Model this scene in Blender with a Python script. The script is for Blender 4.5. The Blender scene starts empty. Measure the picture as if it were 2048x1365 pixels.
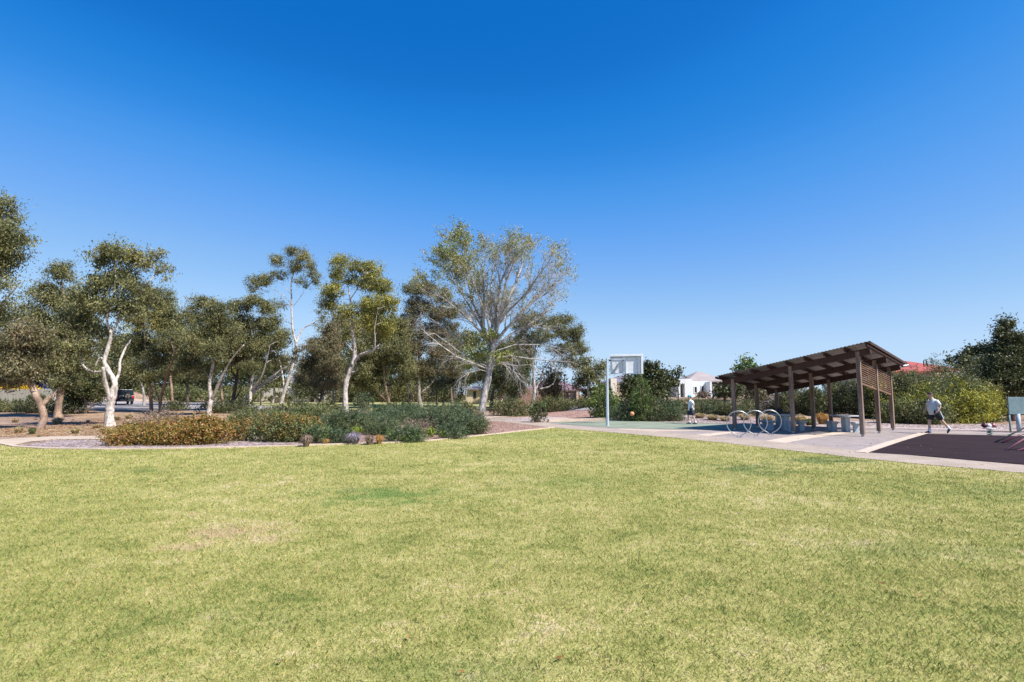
import bpy, bmesh, math, random
import numpy as np
from mathutils import Vector, Matrix
random.seed(7); RNG=np.random.default_rng(7)
SC=bpy.context.scene; COL=SC.collection
# ------------------------------------------------------------ camera model
F=1100.0; CX=1024.0; CY=682.5; HC=1.65; TH=math.atan(107.5/F); c_,s_=math.cos(TH),math.sin(TH)
def smooth(a,b,x):
    t=np.clip((np.asarray(x,float)-a)/(b-a),0,1); return t*t*(3-2*t)
def hgt(x,y):
    h=0.55*smooth(34,72,y)+1.1*smooth(3,9,x)*smooth(31,54,y)+1.6*smooth(-49.5,-53.5,x)*smooth(61,63.5,y)
    return h if np.ndim(h) else float(h)
def ray(px,py):
    u=(px-CX)/F; v=(CY-py)/F
    return Vector((u,c_-v*s_,s_+v*c_))
def at(px,py,d):
    r=ray(px,py); t=d/r.y
    return Vector((r.x*t,d,HC+r.z*t))
def G(px,py):
    r=ray(px,py); d=2.0; step=.25
    while d<170:
        q=at(px,py,d)
        if q.z<=hgt(q.x,q.y): break
        d+=step
    lo,hi=d-step,d
    for _ in range(14):
        m=(lo+hi)/2; q=at(px,py,m)
        if q.z<=hgt(q.x,q.y): hi=m
        else: lo=m
    q=at(px,py,hi); q.z=hgt(q.x,q.y); return q
# ------------------------------------------------------------ object helpers
def props(o,label=None,cat=None,group=None,kind=None):
    if label:o['label']=label
    if cat:o['category']=cat
    if group:o['group']=group
    if kind:o['kind']=kind
    return o
def root(name,loc,label,cat,group=None,rz=0):
    o=bpy.data.objects.new(name,None); COL.objects.link(o); o.location=loc; o.rotation_euler=(0,0,rz); o.empty_display_size=.3
    return props(o,label,cat,group)
def link(name,me,m,parent=None):
    o=bpy.data.objects.new(name,me); COL.objects.link(o)
    if m and not me.materials: me.materials.append(m)
    if parent:o.parent=parent
    return o
def fast(name,V,k,m,parent=None,smooth_=False):
    V=np.asarray(V,np.float32).reshape(-1,3); n=len(V); me=bpy.data.meshes.new(name)
    me.vertices.add(n); me.vertices.foreach_set('co',V.ravel())
    me.loops.add(n); me.loops.foreach_set('vertex_index',np.arange(n,dtype=np.int32))
    me.polygons.add(n//k); me.polygons.foreach_set('loop_start',np.arange(0,n,k,dtype=np.int32))
    me.update(calc_edges=True)
    return link(name,me,m,parent)
class MB:
    def __init__(s): s.v=[];s.f=[]
    def add(s,v,f):
        b=len(s.v); s.v+= [tuple(q) for q in v]; s.f+=[tuple(i+b for i in q) for q in f]; return s
    def box(s,x0,x1,y0,y1,z0,z1,M=None):
        v=[Vector((x,y,z)) for z in (z0,z1) for x,y in ((x0,y0),(x1,y0),(x1,y1),(x0,y1))]
        if M is not None: v=[M@q for q in v]
        return s.add(v,[(3,2,1,0),(4,5,6,7),(0,1,5,4),(1,2,6,5),(2,3,7,6),(3,0,4,7)])
    def bar(s,a,b,w,h=None,up=(0,0,1)):
        a=Vector(a);b=Vector(b);h=h or w;d=(b-a).normalized(); u=Vector(up)
        if abs(d.dot(u))>.98:u=Vector((0,1,0))
        x=d.cross(u).normalized(); z=x.cross(d).normalized(); v=[]
        for p in (a,b):
            for i,j in ((-1,-1),(1,-1),(1,1),(-1,1)): v.append(p+x*(i*w/2)+z*(j*h/2))
        return s.add(v,[(3,2,1,0),(4,5,6,7),(0,1,5,4),(1,2,6,5),(2,3,7,6),(3,0,4,7)])
    def tube(s,pts,rad,n=8,cap=True):
        pts=[Vector(p) for p in pts]; m=len(pts)
        if not hasattr(rad,'__len__'): rad=[rad]*m
        v=[];f=[];x=None
        for i,p in enumerate(pts):
            d=(pts[min(i+1,m-1)]-pts[max(i-1,0)])
            d=d.normalized() if d.length>1e-9 else Vector((0,0,1))
            if x is None:
                x=d.orthogonal().normalized()
            x=(x-d*x.dot(d)); x=x.normalized() if x.length>1e-6 else d.orthogonal().normalized()
            y=d.cross(x)
            for k in range(n):
                a=2*math.pi*k/n; v.append(p+(x*math.cos(a)+y*math.sin(a))*rad[i])
        for i in range(m-1):
            for k in range(n):
                k2=(k+1)%n; f.append((i*n+k,i*n+k2,(i+1)*n+k2,(i+1)*n+k))
        if cap: f.append(tuple(range(n))[::-1]); f.append(tuple((m-1)*n+k for k in range(n)))
        return s.add(v,f)
    def loft(s,rings,n=14):  # rings: (x,y,z,rx,ry)
        v=[];f=[]
        for (x,y,z,rx,ry) in rings:
            for k in range(n):
                a=2*math.pi*k/n; v.append((x+rx*math.cos(a),y+ry*math.sin(a),z))
        m=len(rings)
        for i in range(m-1):
            for k in range(n):
                k2=(k+1)%n; f.append((i*n+k,i*n+k2,(i+1)*n+k2,(i+1)*n+k))
        f.append(tuple(range(n))[::-1]); f.append(tuple((m-1)*n+k for k in range(n)))
        return s.add(v,f)
    def prism(s,poly,z0,z1):
        n=len(poly); v=[(x,y,z0) for x,y in poly]+[(x,y,z1) for x,y in poly]
        f=[tuple(range(n))[::-1],tuple(range(n,2*n))]+[(i,(i+1)%n,n+(i+1)%n,n+i) for i in range(n)]
        return s.add(v,f)
    def build(s,name,m,parent=None,sm=False,bevel=0,sub=0):
        me=bpy.data.meshes.new(name); me.from_pydata([tuple(q) for q in s.v],[],s.f)
        bm=bmesh.new(); bm.from_mesh(me); bmesh.ops.recalc_face_normals(bm,faces=bm.faces); bm.to_mesh(me); bm.free()
        if sm:
            me.polygons.foreach_set('use_smooth',[True]*len(me.polygons))
        o=link(name,me,m,parent)
        if bevel:
            b=o.modifiers.new('bevel','BEVEL'); b.width=bevel; b.segments=2; b.limit_method='ANGLE'
        if sub:
            b=o.modifiers.new('sub','SUBSURF'); b.levels=sub; b.render_levels=sub
        return o
# ------------------------------------------------------------ materials
class NT:
    def __init__(s,name):
        s.m=bpy.data.materials.new(name); s.m.use_nodes=True; s.t=s.m.node_tree; s.t.nodes.clear()
        s.out=s.n('ShaderNodeOutputMaterial')
    def n(s,ty,**k):
        o=s.t.nodes.new(ty)
        for a,b in k.items(): setattr(o,a,b)
        return o
    def l(s,a,b): s.t.links.new(a,b)
    def ramp(s,fac,cols,lo=.3,hi=.7,interp='LINEAR'):
        r=s.n('ShaderNodeValToRGB'); e=r.color_ramp.elements; r.color_ramp.interpolation=interp
        n=len(cols)
        while len(e)<n: e.new(.5)
        for i,cc in enumerate(cols):
            e[i].position=lo+(hi-lo)*i/max(n-1,1); e[i].color=(*cc,1)
        s.l(fac,r.inputs[0]); return r.outputs[0]
    def noise(s,vec,scale,detail=4,rough=.55,dist=0):
        o=s.n('ShaderNodeTexNoise'); o.inputs['Scale'].default_value=scale; o.inputs['Detail'].default_value=detail
        o.inputs['Roughness'].default_value=rough; o.inputs['Distortion'].default_value=dist
        if vec: s.l(vec,o.inputs['Vector'])
        return o.outputs['Fac']
    def mix(s,fac,a,b,bl='MIX'):
        o=s.n('ShaderNodeMix',data_type='RGBA',blend_type=bl)
        for v,i in ((fac,0),(a,6),(b,7)):
            if hasattr(v,'links'): s.l(v,o.inputs[i])
            elif i==0:o.inputs[0].default_value=v
            else:o.inputs[i].default_value=(*v,1)
        return o.outputs[2]
    def math(s,op,a,b=0.0,c=None):
        o=s.n('ShaderNodeMath',operation=op)
        for i,v in enumerate((a,b,c)):
            if v is None: continue
            if hasattr(v,'links'): s.l(v,o.inputs[i])
            else:o.inputs[i].default_value=v
        return o.outputs[0]
    def mp(s,vec,scale):
        o=s.n('ShaderNodeMapping'); s.l(vec,o.inputs[0]); o.inputs['Scale'].default_value=scale; return o.outputs[0]
def mat(name,cols,scale=3,detail=5,rough=.8,fine=None,bump=None,metal=0,stretch=None,spec=.5,lo=.3,hi=.7,coat=0):
    t=NT(name); co=t.n('ShaderNodeTexCoord').outputs['Object']
    v=t.mp(co,stretch) if stretch else co
    col=t.ramp(t.noise(v,scale,detail),cols,lo,hi) if len(cols)>1 else None
    p=t.n('ShaderNodeBsdfPrincipled'); p.inputs['Roughness'].default_value=rough; p.inputs['Metallic'].default_value=metal
    p.inputs['Specular IOR Level'].default_value=spec; p.inputs['Coat Weight'].default_value=coat
    if col is None:
        p.inputs['Base Color'].default_value=(*cols[0],1)
    if fine:
        g=t.ramp(t.noise(v,fine[0],3),[(1-fine[1],)*3,(1+fine[1],)*3],.35,.65)
        col=t.mix(1.0,col if col is not None else cols[0],g,'MULTIPLY')
    if col is not None: t.l(col,p.inputs['Base Color'])
    if bump:
        b=t.n('ShaderNodeBump'); b.inputs['Strength'].default_value=.6; b.inputs['Distance'].default_value=bump[1]
        t.l(t.noise(v,bump[0],4),b.inputs['Height']); t.l(b.outputs[0],p.inputs['Normal'])
    t.l(p.outputs[0],t.out.inputs[0]); return t.m
def leafmat(name,cols,nscale=.9,trans=.22,rough=.5,rnd=.4,spec=.35):
    t=NT(name); g=t.n('ShaderNodeNewGeometry'); pos=g.outputs['Position']
    nz=t.noise(pos,nscale,3); nz=t.math('MULTIPLY_ADD',nz,2.0,-.5)
    r=g.outputs['Random Per Island']
    f=t.math('ADD',t.math('MULTIPLY',nz,1-rnd),t.math('MULTIPLY',r,rnd))
    col=t.ramp(f,cols,.15,.85)
    p=t.n('ShaderNodeBsdfPrincipled'); p.inputs['Roughness'].default_value=rough; p.inputs['Specular IOR Level'].default_value=spec
    t.l(col,p.inputs['Base Color']); tr=t.n('ShaderNodeBsdfTranslucent'); t.l(col,tr.inputs[0])
    mx=t.n('ShaderNodeMixShader'); mx.inputs[0].default_value=trans
    t.l(p.outputs[0],mx.inputs[1]); t.l(tr.outputs[0],mx.inputs[2]); t.l(mx.outputs[0],t.out.inputs[0]); return t.m
# foliage palettes
L_gum=leafmat('leaf_gum',[(0.055,0.06,0.024),(0.12,0.125,0.05),(0.205,0.2,0.08),(0.33,0.3,0.13)])
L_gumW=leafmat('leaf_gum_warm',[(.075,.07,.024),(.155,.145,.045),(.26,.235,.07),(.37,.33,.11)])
L_gumY=leafmat('leaf_gum_yellow',[(0.08,0.085,0.025),(0.18,0.185,0.05),(0.32,0.3,0.065),(0.42,0.38,0.09)])
L_gumB=leafmat('leaf_gum_brown',[(0.06,0.055,0.028),(0.125,0.12,0.055),(0.2,0.165,0.085),(0.28,0.21,0.12)])
L_dark=leafmat('leaf_dark',[(0.025,0.035,0.014),(0.06,0.07,0.025),(0.1,0.11,0.04),(0.15,0.15,0.06)])
L_bright=leafmat('leaf_bright',[(.04,.08,.02),(.09,.15,.03),(.16,.22,.05),(.22,.26,.07)],rnd=.5)
L_grey=leafmat('leaf_grey',[(0.06,0.075,0.045),(0.11,0.125,0.08),(0.16,0.17,0.12),(0.2,0.21,0.16)])
L_shgreen=leafmat('leaf_shrub_green',[(0.06,0.085,0.03),(0.115,0.145,0.05),(0.18,0.185,0.07),(0.24,0.2,0.09)],nscale=1.6)
L_rose=leafmat('leaf_rosemary',[(0.04,0.07,0.03),(0.075,0.115,0.052),(0.13,0.165,0.08),(0.19,0.21,0.12)],nscale=1.4)
L_olive=leafmat('leaf_olive',[(0.05,0.06,0.02),(0.1,0.11,0.038),(0.155,0.155,0.06),(0.2,0.185,0.08)],nscale=1.2)
L_rust=leafmat('leaf_rust',[(.09,.10,.025),(.17,.16,.03),(.28,.20,.04),(.38,.15,.04),(.42,.25,.12)],nscale=1.8,rnd=.65)
L_yel=leafmat('leaf_yellow_shrub',[(0.12,0.14,0.03),(0.24,0.25,0.04),(0.4,0.37,0.045),(0.5,0.43,0.05)],nscale=.8)
L_straw=leafmat('leaf_straw',[(.28,.21,.09),(.42,.33,.16),(.52,.42,.24),(.58,.36,.18)],nscale=2.5,trans=.3)
L_dead=leafmat('leaf_dead',[(.16,.11,.08),(.28,.2,.15),(.38,.28,.2)],nscale=3)
L_lav=leafmat('leaf_lavender',[(.2,.17,.2),(.3,.26,.3),(.42,.36,.4)],nscale=3)
L_strap=leafmat('leaf_strappy',[(.14,.20,.03),(.26,.32,.05),(.38,.40,.08)],nscale=3)
L_pop=leafmat('leaf_poplar',[(0.09,0.14,0.035),(0.19,0.24,0.06),(0.32,0.32,0.09),(0.42,0.3,0.17)],nscale=.7,rnd=.55)
L_orange=leafmat('leaf_orange',[(.35,.18,.05),(.5,.26,.08),(.3,.28,.08)],nscale=3)
L_flower=leafmat('flower_yellow',[(.25,.25,.03),(.6,.45,.03),(.75,.5,.04),(.7,.25,.04)],nscale=1.2,rnd=.6)
BARK_w=mat('bark_white',[(0.09,0.07,0.06),(0.25,0.2,0.165),(0.43,0.38,0.33),(0.52,0.475,0.43),(0.3,0.2,0.155)],4.5,7,.75,fine=(14,.25),bump=(20,.03),stretch=(1,1,.5),lo=.30,hi=.64)
BARK_g=mat('bark_grey',[(.13,.11,.09),(.28,.25,.22),(.40,.36,.33)],3,6,.85,fine=(22,.25),bump=(25,.03),stretch=(1,1,.35))
BARK_b=mat('bark_brown',[(.10,.07,.05),(.22,.15,.10),(.36,.24,.16)],3,6,.9,fine=(20,.25),bump=(18,.03),stretch=(1,1,.3))
BARK_o=mat('bark_orange',[(0.13,0.085,0.06),(0.26,0.17,0.115),(0.42,0.33,0.27)],2.5,5,.85,fine=(20,.2),bump=(18,.02),stretch=(1,1,.4))
BARK_p=mat('bark_pale_mottled',[(0.17,0.15,0.14),(0.38,0.35,0.32),(0.54,0.5,0.46)],5,6,.8,fine=(18,.2),bump=(20,.02),stretch=(1,1,.5),lo=.35,hi=.65)
BARK_d=mat('bark_dark',[(.04,.03,.025),(.09,.06,.05),(.14,.09,.07)],3,5,.9,bump=(18,.03))
# ------------------------------------------------------------ leaves
def leaves(cen,n_each,sig,ll,lw,droop=.5,flat=1.0):
    """diamond leaves gaussian round each centre"""
    cen=np.asarray(cen,float).reshape(-1,3); n=len(cen)*n_each
    sg=np.repeat(RNG.uniform(.45,1.45,(len(cen),1)),n_each,0)*sig
    P=np.repeat(cen,n_each,0)+RNG.normal(0,1,(n,3))*sg*np.array([1,1,.8*flat])
    a=RNG.normal(0,1,(n,3)); a/=np.linalg.norm(a,axis=1)[:,None]
    a=a*(1-droop)+np.array([0,0,-1])*droop*RNG.uniform(.3,1.3,(n,1)); a/=np.linalg.norm(a,axis=1)[:,None]+1e-9
    b=np.cross(a,RNG.normal(0,1,(n,3))); b/=np.linalg.norm(b,axis=1)[:,None]+1e-9
    L=ll*RNG.uniform(.7,1.3,(n,1)); W=lw*RNG.uniform(.7,1.3,(n,1))
    V=np.stack([P-a*L/2,P+b*W/2,P+a*L/2,P-b*W/2],1)
    return V
def ell(n,c,r,inner=.35):
    d=RNG.normal(0,1,(n,3)); d/=np.linalg.norm(d,axis=1)[:,None]
    u=RNG.uniform(inner**3,1,(n,1))**(1/3.)
    return np.array(c)+d*u*np.array(r)
def curve(a,b,n=5,sag=.12):
    a=Vector(a);b=Vector(b);L=(b-a).length;o=Vector((random.uniform(-1,1),random.uniform(-1,1),random.uniform(-.2,1)))*L*sag
    return [a.lerp(b,t)+o*(4*t*(1-t)) for t in [i/(n-1) for i in range(n)]]
DENS=1.5
def tree(name,label,base,limbs,blobs,lm,bark,d=None,leaf=(.17,.055),dens=1.,sig=.21,group=None,droop=.5,twig=1.0,depthk=1.0,cat='tree'):
    g=G(*base) if d is None else at(base[0],base[1],d)
    if d is not None: g.z=hgt(g.x,g.y)
    D=g.y; s=D/F*1.0
    rt=root(name,g,label,cat,group)
    mb=MB(); pts3=[]   # limb points (Vector, radius)
    for li,lb in enumerate(limbs):
        if li==0:
            off=[0]*len(lb)
        else:
            p0=Vector(lb[0][:2]); sl=random.uniform(-.5,.5)*depthk; near=min(pts3,key=lambda q:(q[2]-p0).length) if pts3 else None
            o0=near[3] if near else 0
            off=[o0+sl*s*(Vector(q[:2])-p0).length for q in lb]
        P=[];R=[]
        for i,q in enumerate(lb):
            v=at(q[0],q[1],D+off[i])
            if li==0 and i==0: v=Vector((g.x,g.y,g.z-.12))
            P.append(v-g); R.append(q[2])
        # subdivide catmull
        PP=[];RR=[]
        for i in range(len(P)-1):
            p0=P[max(i-1,0)];p1=P[i];p2=P[i+1];p3=P[min(i+2,len(P)-1)]
            for k in range(4):
                t=k/4
                q=.5*((2*p1)+(-p0+p2)*t+(2*p0-5*p1+4*p2-p3)*t*t+(-p0+3*p1-3*p2+p3)*t**3)
                r=R[i]*(1-t)+R[i+1]*t
                if li==0 and i==0: r*=1+.35*(1-t)**3
                w=r*.12
                PP.append(q+Vector((random.uniform(-w,w),random.uniform(-w,w),0))); RR.append(r*random.uniform(.93,1.07))
                pts3.append((PP[-1],r,Vector((lb[i][0]*(1-t)+lb[i+1][0]*t,lb[i][1]*(1-t)+lb[i+1][1]*t)),off[i]*(1-t)+off[i+1]*t))
        PP.append(P[-1]);RR.append(R[-1]); pts3.append((P[-1],R[-1],Vector(lb[-1][:2]),off[-1]))
        mb.tube(PP,RR,10)
    LV=[];LY=[]; ymid=sorted(q[1] for q in blobs)[len(blobs)//2]
    for bl in blobs:
        bx,by,rx,ry=bl[:4]; k=bl[4] if len(bl)>4 else 1.0
        RX=rx*s;RZ=ry*s;RY=max(.5*(RX+RZ),.5)*depthk
        cd=D+random.uniform(-.6,.6)*RY
        c=at(bx,by,cd)-g
        area=math.pi*RX*RZ; nc=max(4,int(area*7.5*dens*k*DENS))
        # lumpy: choose a few lobes then sub clusters on them
        cc=ell(nc,c,(RX*.8,RY*.8,RZ*.8),.25); cc=np.array(c)+(cc-np.array(c))*RNG.uniform(.75,1.25,(nc,1))
        nl=int(110*(.15*.045)/(leaf[0]*leaf[1])*(sig/.26)**.8)
        new=leaves(cc,nl,sig,leaf[0],leaf[1],droop)
        stray=leaves(ell(max(3,nc//5),c,(RX*1.06,RY*1.06,RZ*1.06),.7),max(nl//3,4),sig*1.1,leaf[0],leaf[1]*.8,droop)
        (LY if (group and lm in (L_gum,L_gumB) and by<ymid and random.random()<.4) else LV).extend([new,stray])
        # branch to blob
        if twig>0:
            cand=[q for q in pts3 if q[0].z<c.z+.2] or pts3
            q=min(cand,key=lambda q:(q[0]-c).length*(1.0 if q[1]>.02 else 2))
            cr=curve(q[0],c,6); mb.tube(cr,[max(.012,min(q[1]*.6,.05)*twig*(1-.15*i)) for i in range(6)],5)
            for j in range(min(nc,int(3+area*2.2))):
                e=Vector(cc[random.randrange(nc)]); st=cr[random.choice((3,4,5))]
                mb.tube(curve(st,e,4),[.018*twig,.014*twig,.01*twig,.006*twig],4)
    mb.build('trunk',bark,rt,sm=True)
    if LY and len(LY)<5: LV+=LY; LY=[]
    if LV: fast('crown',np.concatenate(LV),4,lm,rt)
    if LY: fast('crown_sunlit_tint',np.concatenate(LY),4,L_gumW if lm is L_gum else L_gum,rt)  # lighter leaf colour on some upper clumps paints in sunlit crown tops
    return rt
# ------------------------------------------------------------ shrubs
def shrub(name,label,cx,yb,w,ytop,lm,leaf=(.07,.03),dens=1.,rd=None,lumps=9,group=None,droop=-.2,sig=.12,cat='shrub',d=None,stem=True,mat2=None,asp=.7):
    f=G(cx,yb) if d is None else at(cx,yb,d)
    if d is not None: f.z=hgt(f.x,f.y)
    s=f.y/F; RX=w/2*s; RY=rd if rd else RX*asp
    c=Vector((0,f.y+RY*.8,0)); c.x=at(cx,yb,c.y).x; c.z=hgt(c.x,c.y)
    H=at(cx,ytop,c.y).z-c.z; H=max(H,.2)
    rt=root(name,c,label,cat,group); LV=[];mb=MB();LV2=[]
    for i in range(lumps):
        a=2*math.pi*i/lumps+random.uniform(-.4,.4); rr=math.sqrt(random.uniform(.15,1))*.72
        x=math.cos(a)*rr*RX; y=math.sin(a)*rr*RY; hh=H*max(.3,1-(rr/.86)**2.2*.68)*random.uniform(.92,1.22)
        lr=(RX*.42,RY*.45,hh*.55)
        area=math.pi*lr[0]*lr[2]+math.pi*lr[0]*lr[1]*.5
        nc=max(5,int(area*16*dens*(.14/sig)))
        cc=ell(nc,(x,y,hh*.5),lr,.55); cc[:,2]=np.abs(cc[:,2])
        gz=np.array([hgt(q[0]+c.x,q[1]+c.y)-c.z for q in cc]); cc[:,2]=np.maximum(cc[:,2],gz+.03)
        nl=int(34*(.07*.03)/(leaf[0]*leaf[1])*(sig/.12)**1.2)
        (LV2 if (mat2 and i%3==0) else LV).append(leaves(cc,max(nl,3),sig,leaf[0],leaf[1],droop))
        if stem:
            for j in range(3):
                e=cc[random.randrange(nc)]; mb.tube(curve((x*.2,y*.2,-.05),e,5,.1),[.03,.024,.018,.012,.006],5)
    sh=[]
    for q in range(int(26+RX*12)):
        a=random.uniform(0,2*math.pi); rr=math.sqrt(random.random())*.95
        p=Vector((math.cos(a)*rr*RX,math.sin(a)*rr*RY,0)); hh=H*max(.25,1-(rr/.9)**2.2*.72)*.9; p.z=hh
        dd=Vector((math.cos(a)*rr*.9+random.gauss(0,.35),math.sin(a)*rr*.9+random.gauss(0,.35),random.uniform(.5,1.2))).normalized()
        ln_=random.uniform(.12,.34)*min(H,1.2)
        for j in range(9): sh.append(tuple(p+dd*ln_*j/8))
    if sh: LV.append(leaves(np.array(sh),3,sig*.16,leaf[0],leaf[1],droop))
    if stem: mb.build('stem',BARK_b,rt,sm=True)
    fast('foliage',np.concatenate(LV),4,lm,rt)
    if LV2: fast('foliage',np.concatenate(LV2),4,mat2,rt)
    return rt
def tuft(name,label,cx,yb,w,ytop,lm,n=260,bw=.012,group=None,d=None,cat='grass clump'):
    f=G(cx,yb); s=f.y/F; RX=w/2*s; c=Vector((at(cx,yb,f.y+RX*.6).x,f.y+RX*.6,0)); c.z=hgt(c.x,c.y)
    H=max(at(cx,ytop,c.y).z-c.z,.15); V=[]
    for i in range(n):
        a=random.uniform(0,2*math.pi); l=random.uniform(.5,1.0)
        dx,dy=math.cos(a),math.sin(a); rr=random.uniform(.1,1)*RX
        b0=Vector((dx*rr*.25,dy*rr*.25,-.02)); m=Vector((dx*rr*.55,dy*rr*.55,H*l*.75)); e=Vector((dx*rr,dy*rr,H*l*(1.0-.5*rr/RX)))
        sd=Vector((-dy,dx,0))*bw
        V+= [b0-sd,b0+sd,m+sd*.8,m-sd*.8, m-sd*.8,m+sd*.8,e+sd*.1,e-sd*.1]
    o=fast(name,[tuple(q) for q in V],4,lm); o.location=c; return props(o,label,cat,group)
# ------------------------------------------------------------ world, sun, camera
SUN_EL=math.radians(50); sd=Vector((.82,-.57,0)).normalized()
SUN=Vector((sd.x*math.cos(SUN_EL),sd.y*math.cos(SUN_EL),math.sin(SUN_EL)))
w=bpy.data.worlds.new('World'); SC.world=w; w.use_nodes=True; nt=w.node_tree; nt.nodes.clear()
sky=nt.nodes.new('ShaderNodeTexSky'); sky.sky_type='NISHITA'; sky.sun_disc=False; sky.sun_elevation=SUN_EL
sky.sun_rotation=math.atan2(SUN.x,SUN.y); sky.air_density=.8; sky.dust_density=0; sky.ozone_density=6; sky.altitude=50
pre=nt.nodes.new('ShaderNodeVectorMath'); pre.operation='MULTIPLY'; pre.inputs[1].default_value=(1/7,1/8,1/10)
cv=nt.nodes.new('ShaderNodeRGBCurve'); cv.mapping.extend='HORIZONTAL'
for ch,pts in ((0,[(0,.006),(.082,.006),(.098,.016),(.109,.030),(.127,.07),(.169,.162),(.245,.296),(.40,.479),(.592,.55),(1,.6)]),
    (1,[(0,.12),(.144,.162),(.168,.216),(.185,.25),(.215,.319),(.281,.413),(.392,.546),(.579,.701),(.743,.753),(1,.8)]),
    (2,[(0,.45),(.254,.597),(.288,.700),(.3125,.745),(.354,.83),(.437,.905),(.551,.93),(.67,.98),(.87,1),(1,1)])):
    c=cv.mapping.curves[ch]
    c.points[0].location=pts[0]; c.points[1].location=pts[-1]
    for p in pts[1:-1]: c.points.new(*p)
cv.mapping.update()
post=nt.nodes.new('ShaderNodeVectorMath'); post.operation='SCALE'; post.inputs['Scale'].default_value=5.36
bg=nt.nodes.new('ShaderNodeBackground'); bg.inputs[1].default_value=.10
wo=nt.nodes.new('ShaderNodeOutputWorld')
nt.links.new(sky.outputs[0],pre.inputs[0]); nt.links.new(pre.outputs[0],cv.inputs['Color']); nt.links.new(cv.outputs[0],post.inputs[0]); nt.links.new(post.outputs[0],bg.inputs[0]); nt.links.new(bg.outputs[0],wo.inputs[0])
sl=bpy.data.lights.new('sun','SUN'); sl.energy=4.6; sl.angle=math.radians(.53); sl.color=(1,.955,.89)
so=bpy.data.objects.new('sun',sl); COL.objects.link(so); so.rotation_euler=SUN.to_track_quat('Z','Y').to_euler(); so.location=(20,-10,30)
cam=bpy.data.cameras.new('camera'); cam.sensor_width=36; cam.lens=F/2048*36; cam.clip_end=3000; cam.clip_start=.1
co=bpy.data.objects.new('camera',cam); COL.objects.link(co); co.location=(0,0,HC); co.rotation_euler=(math.pi/2+TH,0,0); SC.camera=co
SC.view_settings.view_transform='Standard'; SC.view_settings.look='None'; SC.view_settings.exposure=.9; SC.view_settings.gamma=1
# ------------------------------------------------------------ ground materials
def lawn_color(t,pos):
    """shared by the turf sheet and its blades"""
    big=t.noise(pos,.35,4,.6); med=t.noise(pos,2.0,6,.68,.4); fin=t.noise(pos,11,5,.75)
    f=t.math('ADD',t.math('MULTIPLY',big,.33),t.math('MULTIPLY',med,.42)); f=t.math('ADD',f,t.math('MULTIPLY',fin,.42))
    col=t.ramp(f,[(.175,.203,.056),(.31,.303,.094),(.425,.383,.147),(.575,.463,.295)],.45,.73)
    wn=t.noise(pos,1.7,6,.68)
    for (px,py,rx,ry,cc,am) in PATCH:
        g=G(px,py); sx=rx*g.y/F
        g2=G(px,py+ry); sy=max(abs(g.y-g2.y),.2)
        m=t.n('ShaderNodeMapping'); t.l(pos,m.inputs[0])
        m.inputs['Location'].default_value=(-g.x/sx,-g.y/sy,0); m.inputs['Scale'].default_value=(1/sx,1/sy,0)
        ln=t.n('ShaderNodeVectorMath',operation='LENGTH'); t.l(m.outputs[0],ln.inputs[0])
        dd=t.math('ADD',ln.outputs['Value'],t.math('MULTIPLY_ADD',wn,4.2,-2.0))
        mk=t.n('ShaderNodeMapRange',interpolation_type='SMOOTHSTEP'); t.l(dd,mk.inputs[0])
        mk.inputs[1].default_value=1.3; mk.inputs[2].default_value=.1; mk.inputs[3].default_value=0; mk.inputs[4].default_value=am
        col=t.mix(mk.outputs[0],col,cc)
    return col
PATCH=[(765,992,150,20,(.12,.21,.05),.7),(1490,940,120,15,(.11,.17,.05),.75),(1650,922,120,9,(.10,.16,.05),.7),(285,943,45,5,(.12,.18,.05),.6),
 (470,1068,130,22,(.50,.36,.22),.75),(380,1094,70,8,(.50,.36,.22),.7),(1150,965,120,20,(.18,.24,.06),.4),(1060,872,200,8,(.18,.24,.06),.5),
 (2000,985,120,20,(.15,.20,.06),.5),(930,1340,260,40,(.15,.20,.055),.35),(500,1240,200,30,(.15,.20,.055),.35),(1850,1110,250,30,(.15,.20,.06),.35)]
def mk_lawn():
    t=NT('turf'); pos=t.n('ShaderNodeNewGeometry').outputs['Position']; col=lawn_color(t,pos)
    col=t.mix(1.0,col,t.ramp(t.noise(pos,60,3,.7),[(.55,.55,.5),(1.1,1.1,1.1)],.35,.6),'MULTIPLY')
    p=t.n('ShaderNodeBsdfPrincipled'); p.inputs['Roughness'].default_value=.95; p.inputs['Specular IOR Level'].default_value=.1
    t.l(col,p.inputs['Base Color']); b=t.n('ShaderNodeBump'); b.inputs['Strength'].default_value=.7; b.inputs['Distance'].default_value=.03
    t.l(t.noise(pos,35,5,.7),b.inputs['Height']); t.l(b.outputs[0],p.inputs['Normal']); t.l(p.outputs[0],t.out.inputs[0]); return t.m
def mk_blade():
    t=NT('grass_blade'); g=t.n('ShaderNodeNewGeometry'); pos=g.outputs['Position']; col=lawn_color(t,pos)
    r=t.ramp(g.outputs['Random Per Island'],[(.42,.62,.4),(.75,.95,.65),(.95,1.05,.85),(1.2,1.08,1.05),(1.6,1.3,1.7)],0,1)
    col=t.mix(1.0,col,r,'MULTIPLY')
    p=t.n('ShaderNodeBsdfPrincipled'); p.inputs['Roughness'].default_value=.6; p.inputs['Specular IOR Level'].default_value=.25; t.l(col,p.inputs['Base Color'])
    tr=t.n('ShaderNodeBsdfTranslucent'); t.l(col,tr.inputs[0]); mx=t.n('ShaderNodeMixShader'); mx.inputs[0].default_value=.25
    t.l(p.outputs[0],mx.inputs[1]); t.l(tr.outputs[0],mx.inputs[2]); t.l(mx.outputs[0],t.out.inputs[0]); return t.m
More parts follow.
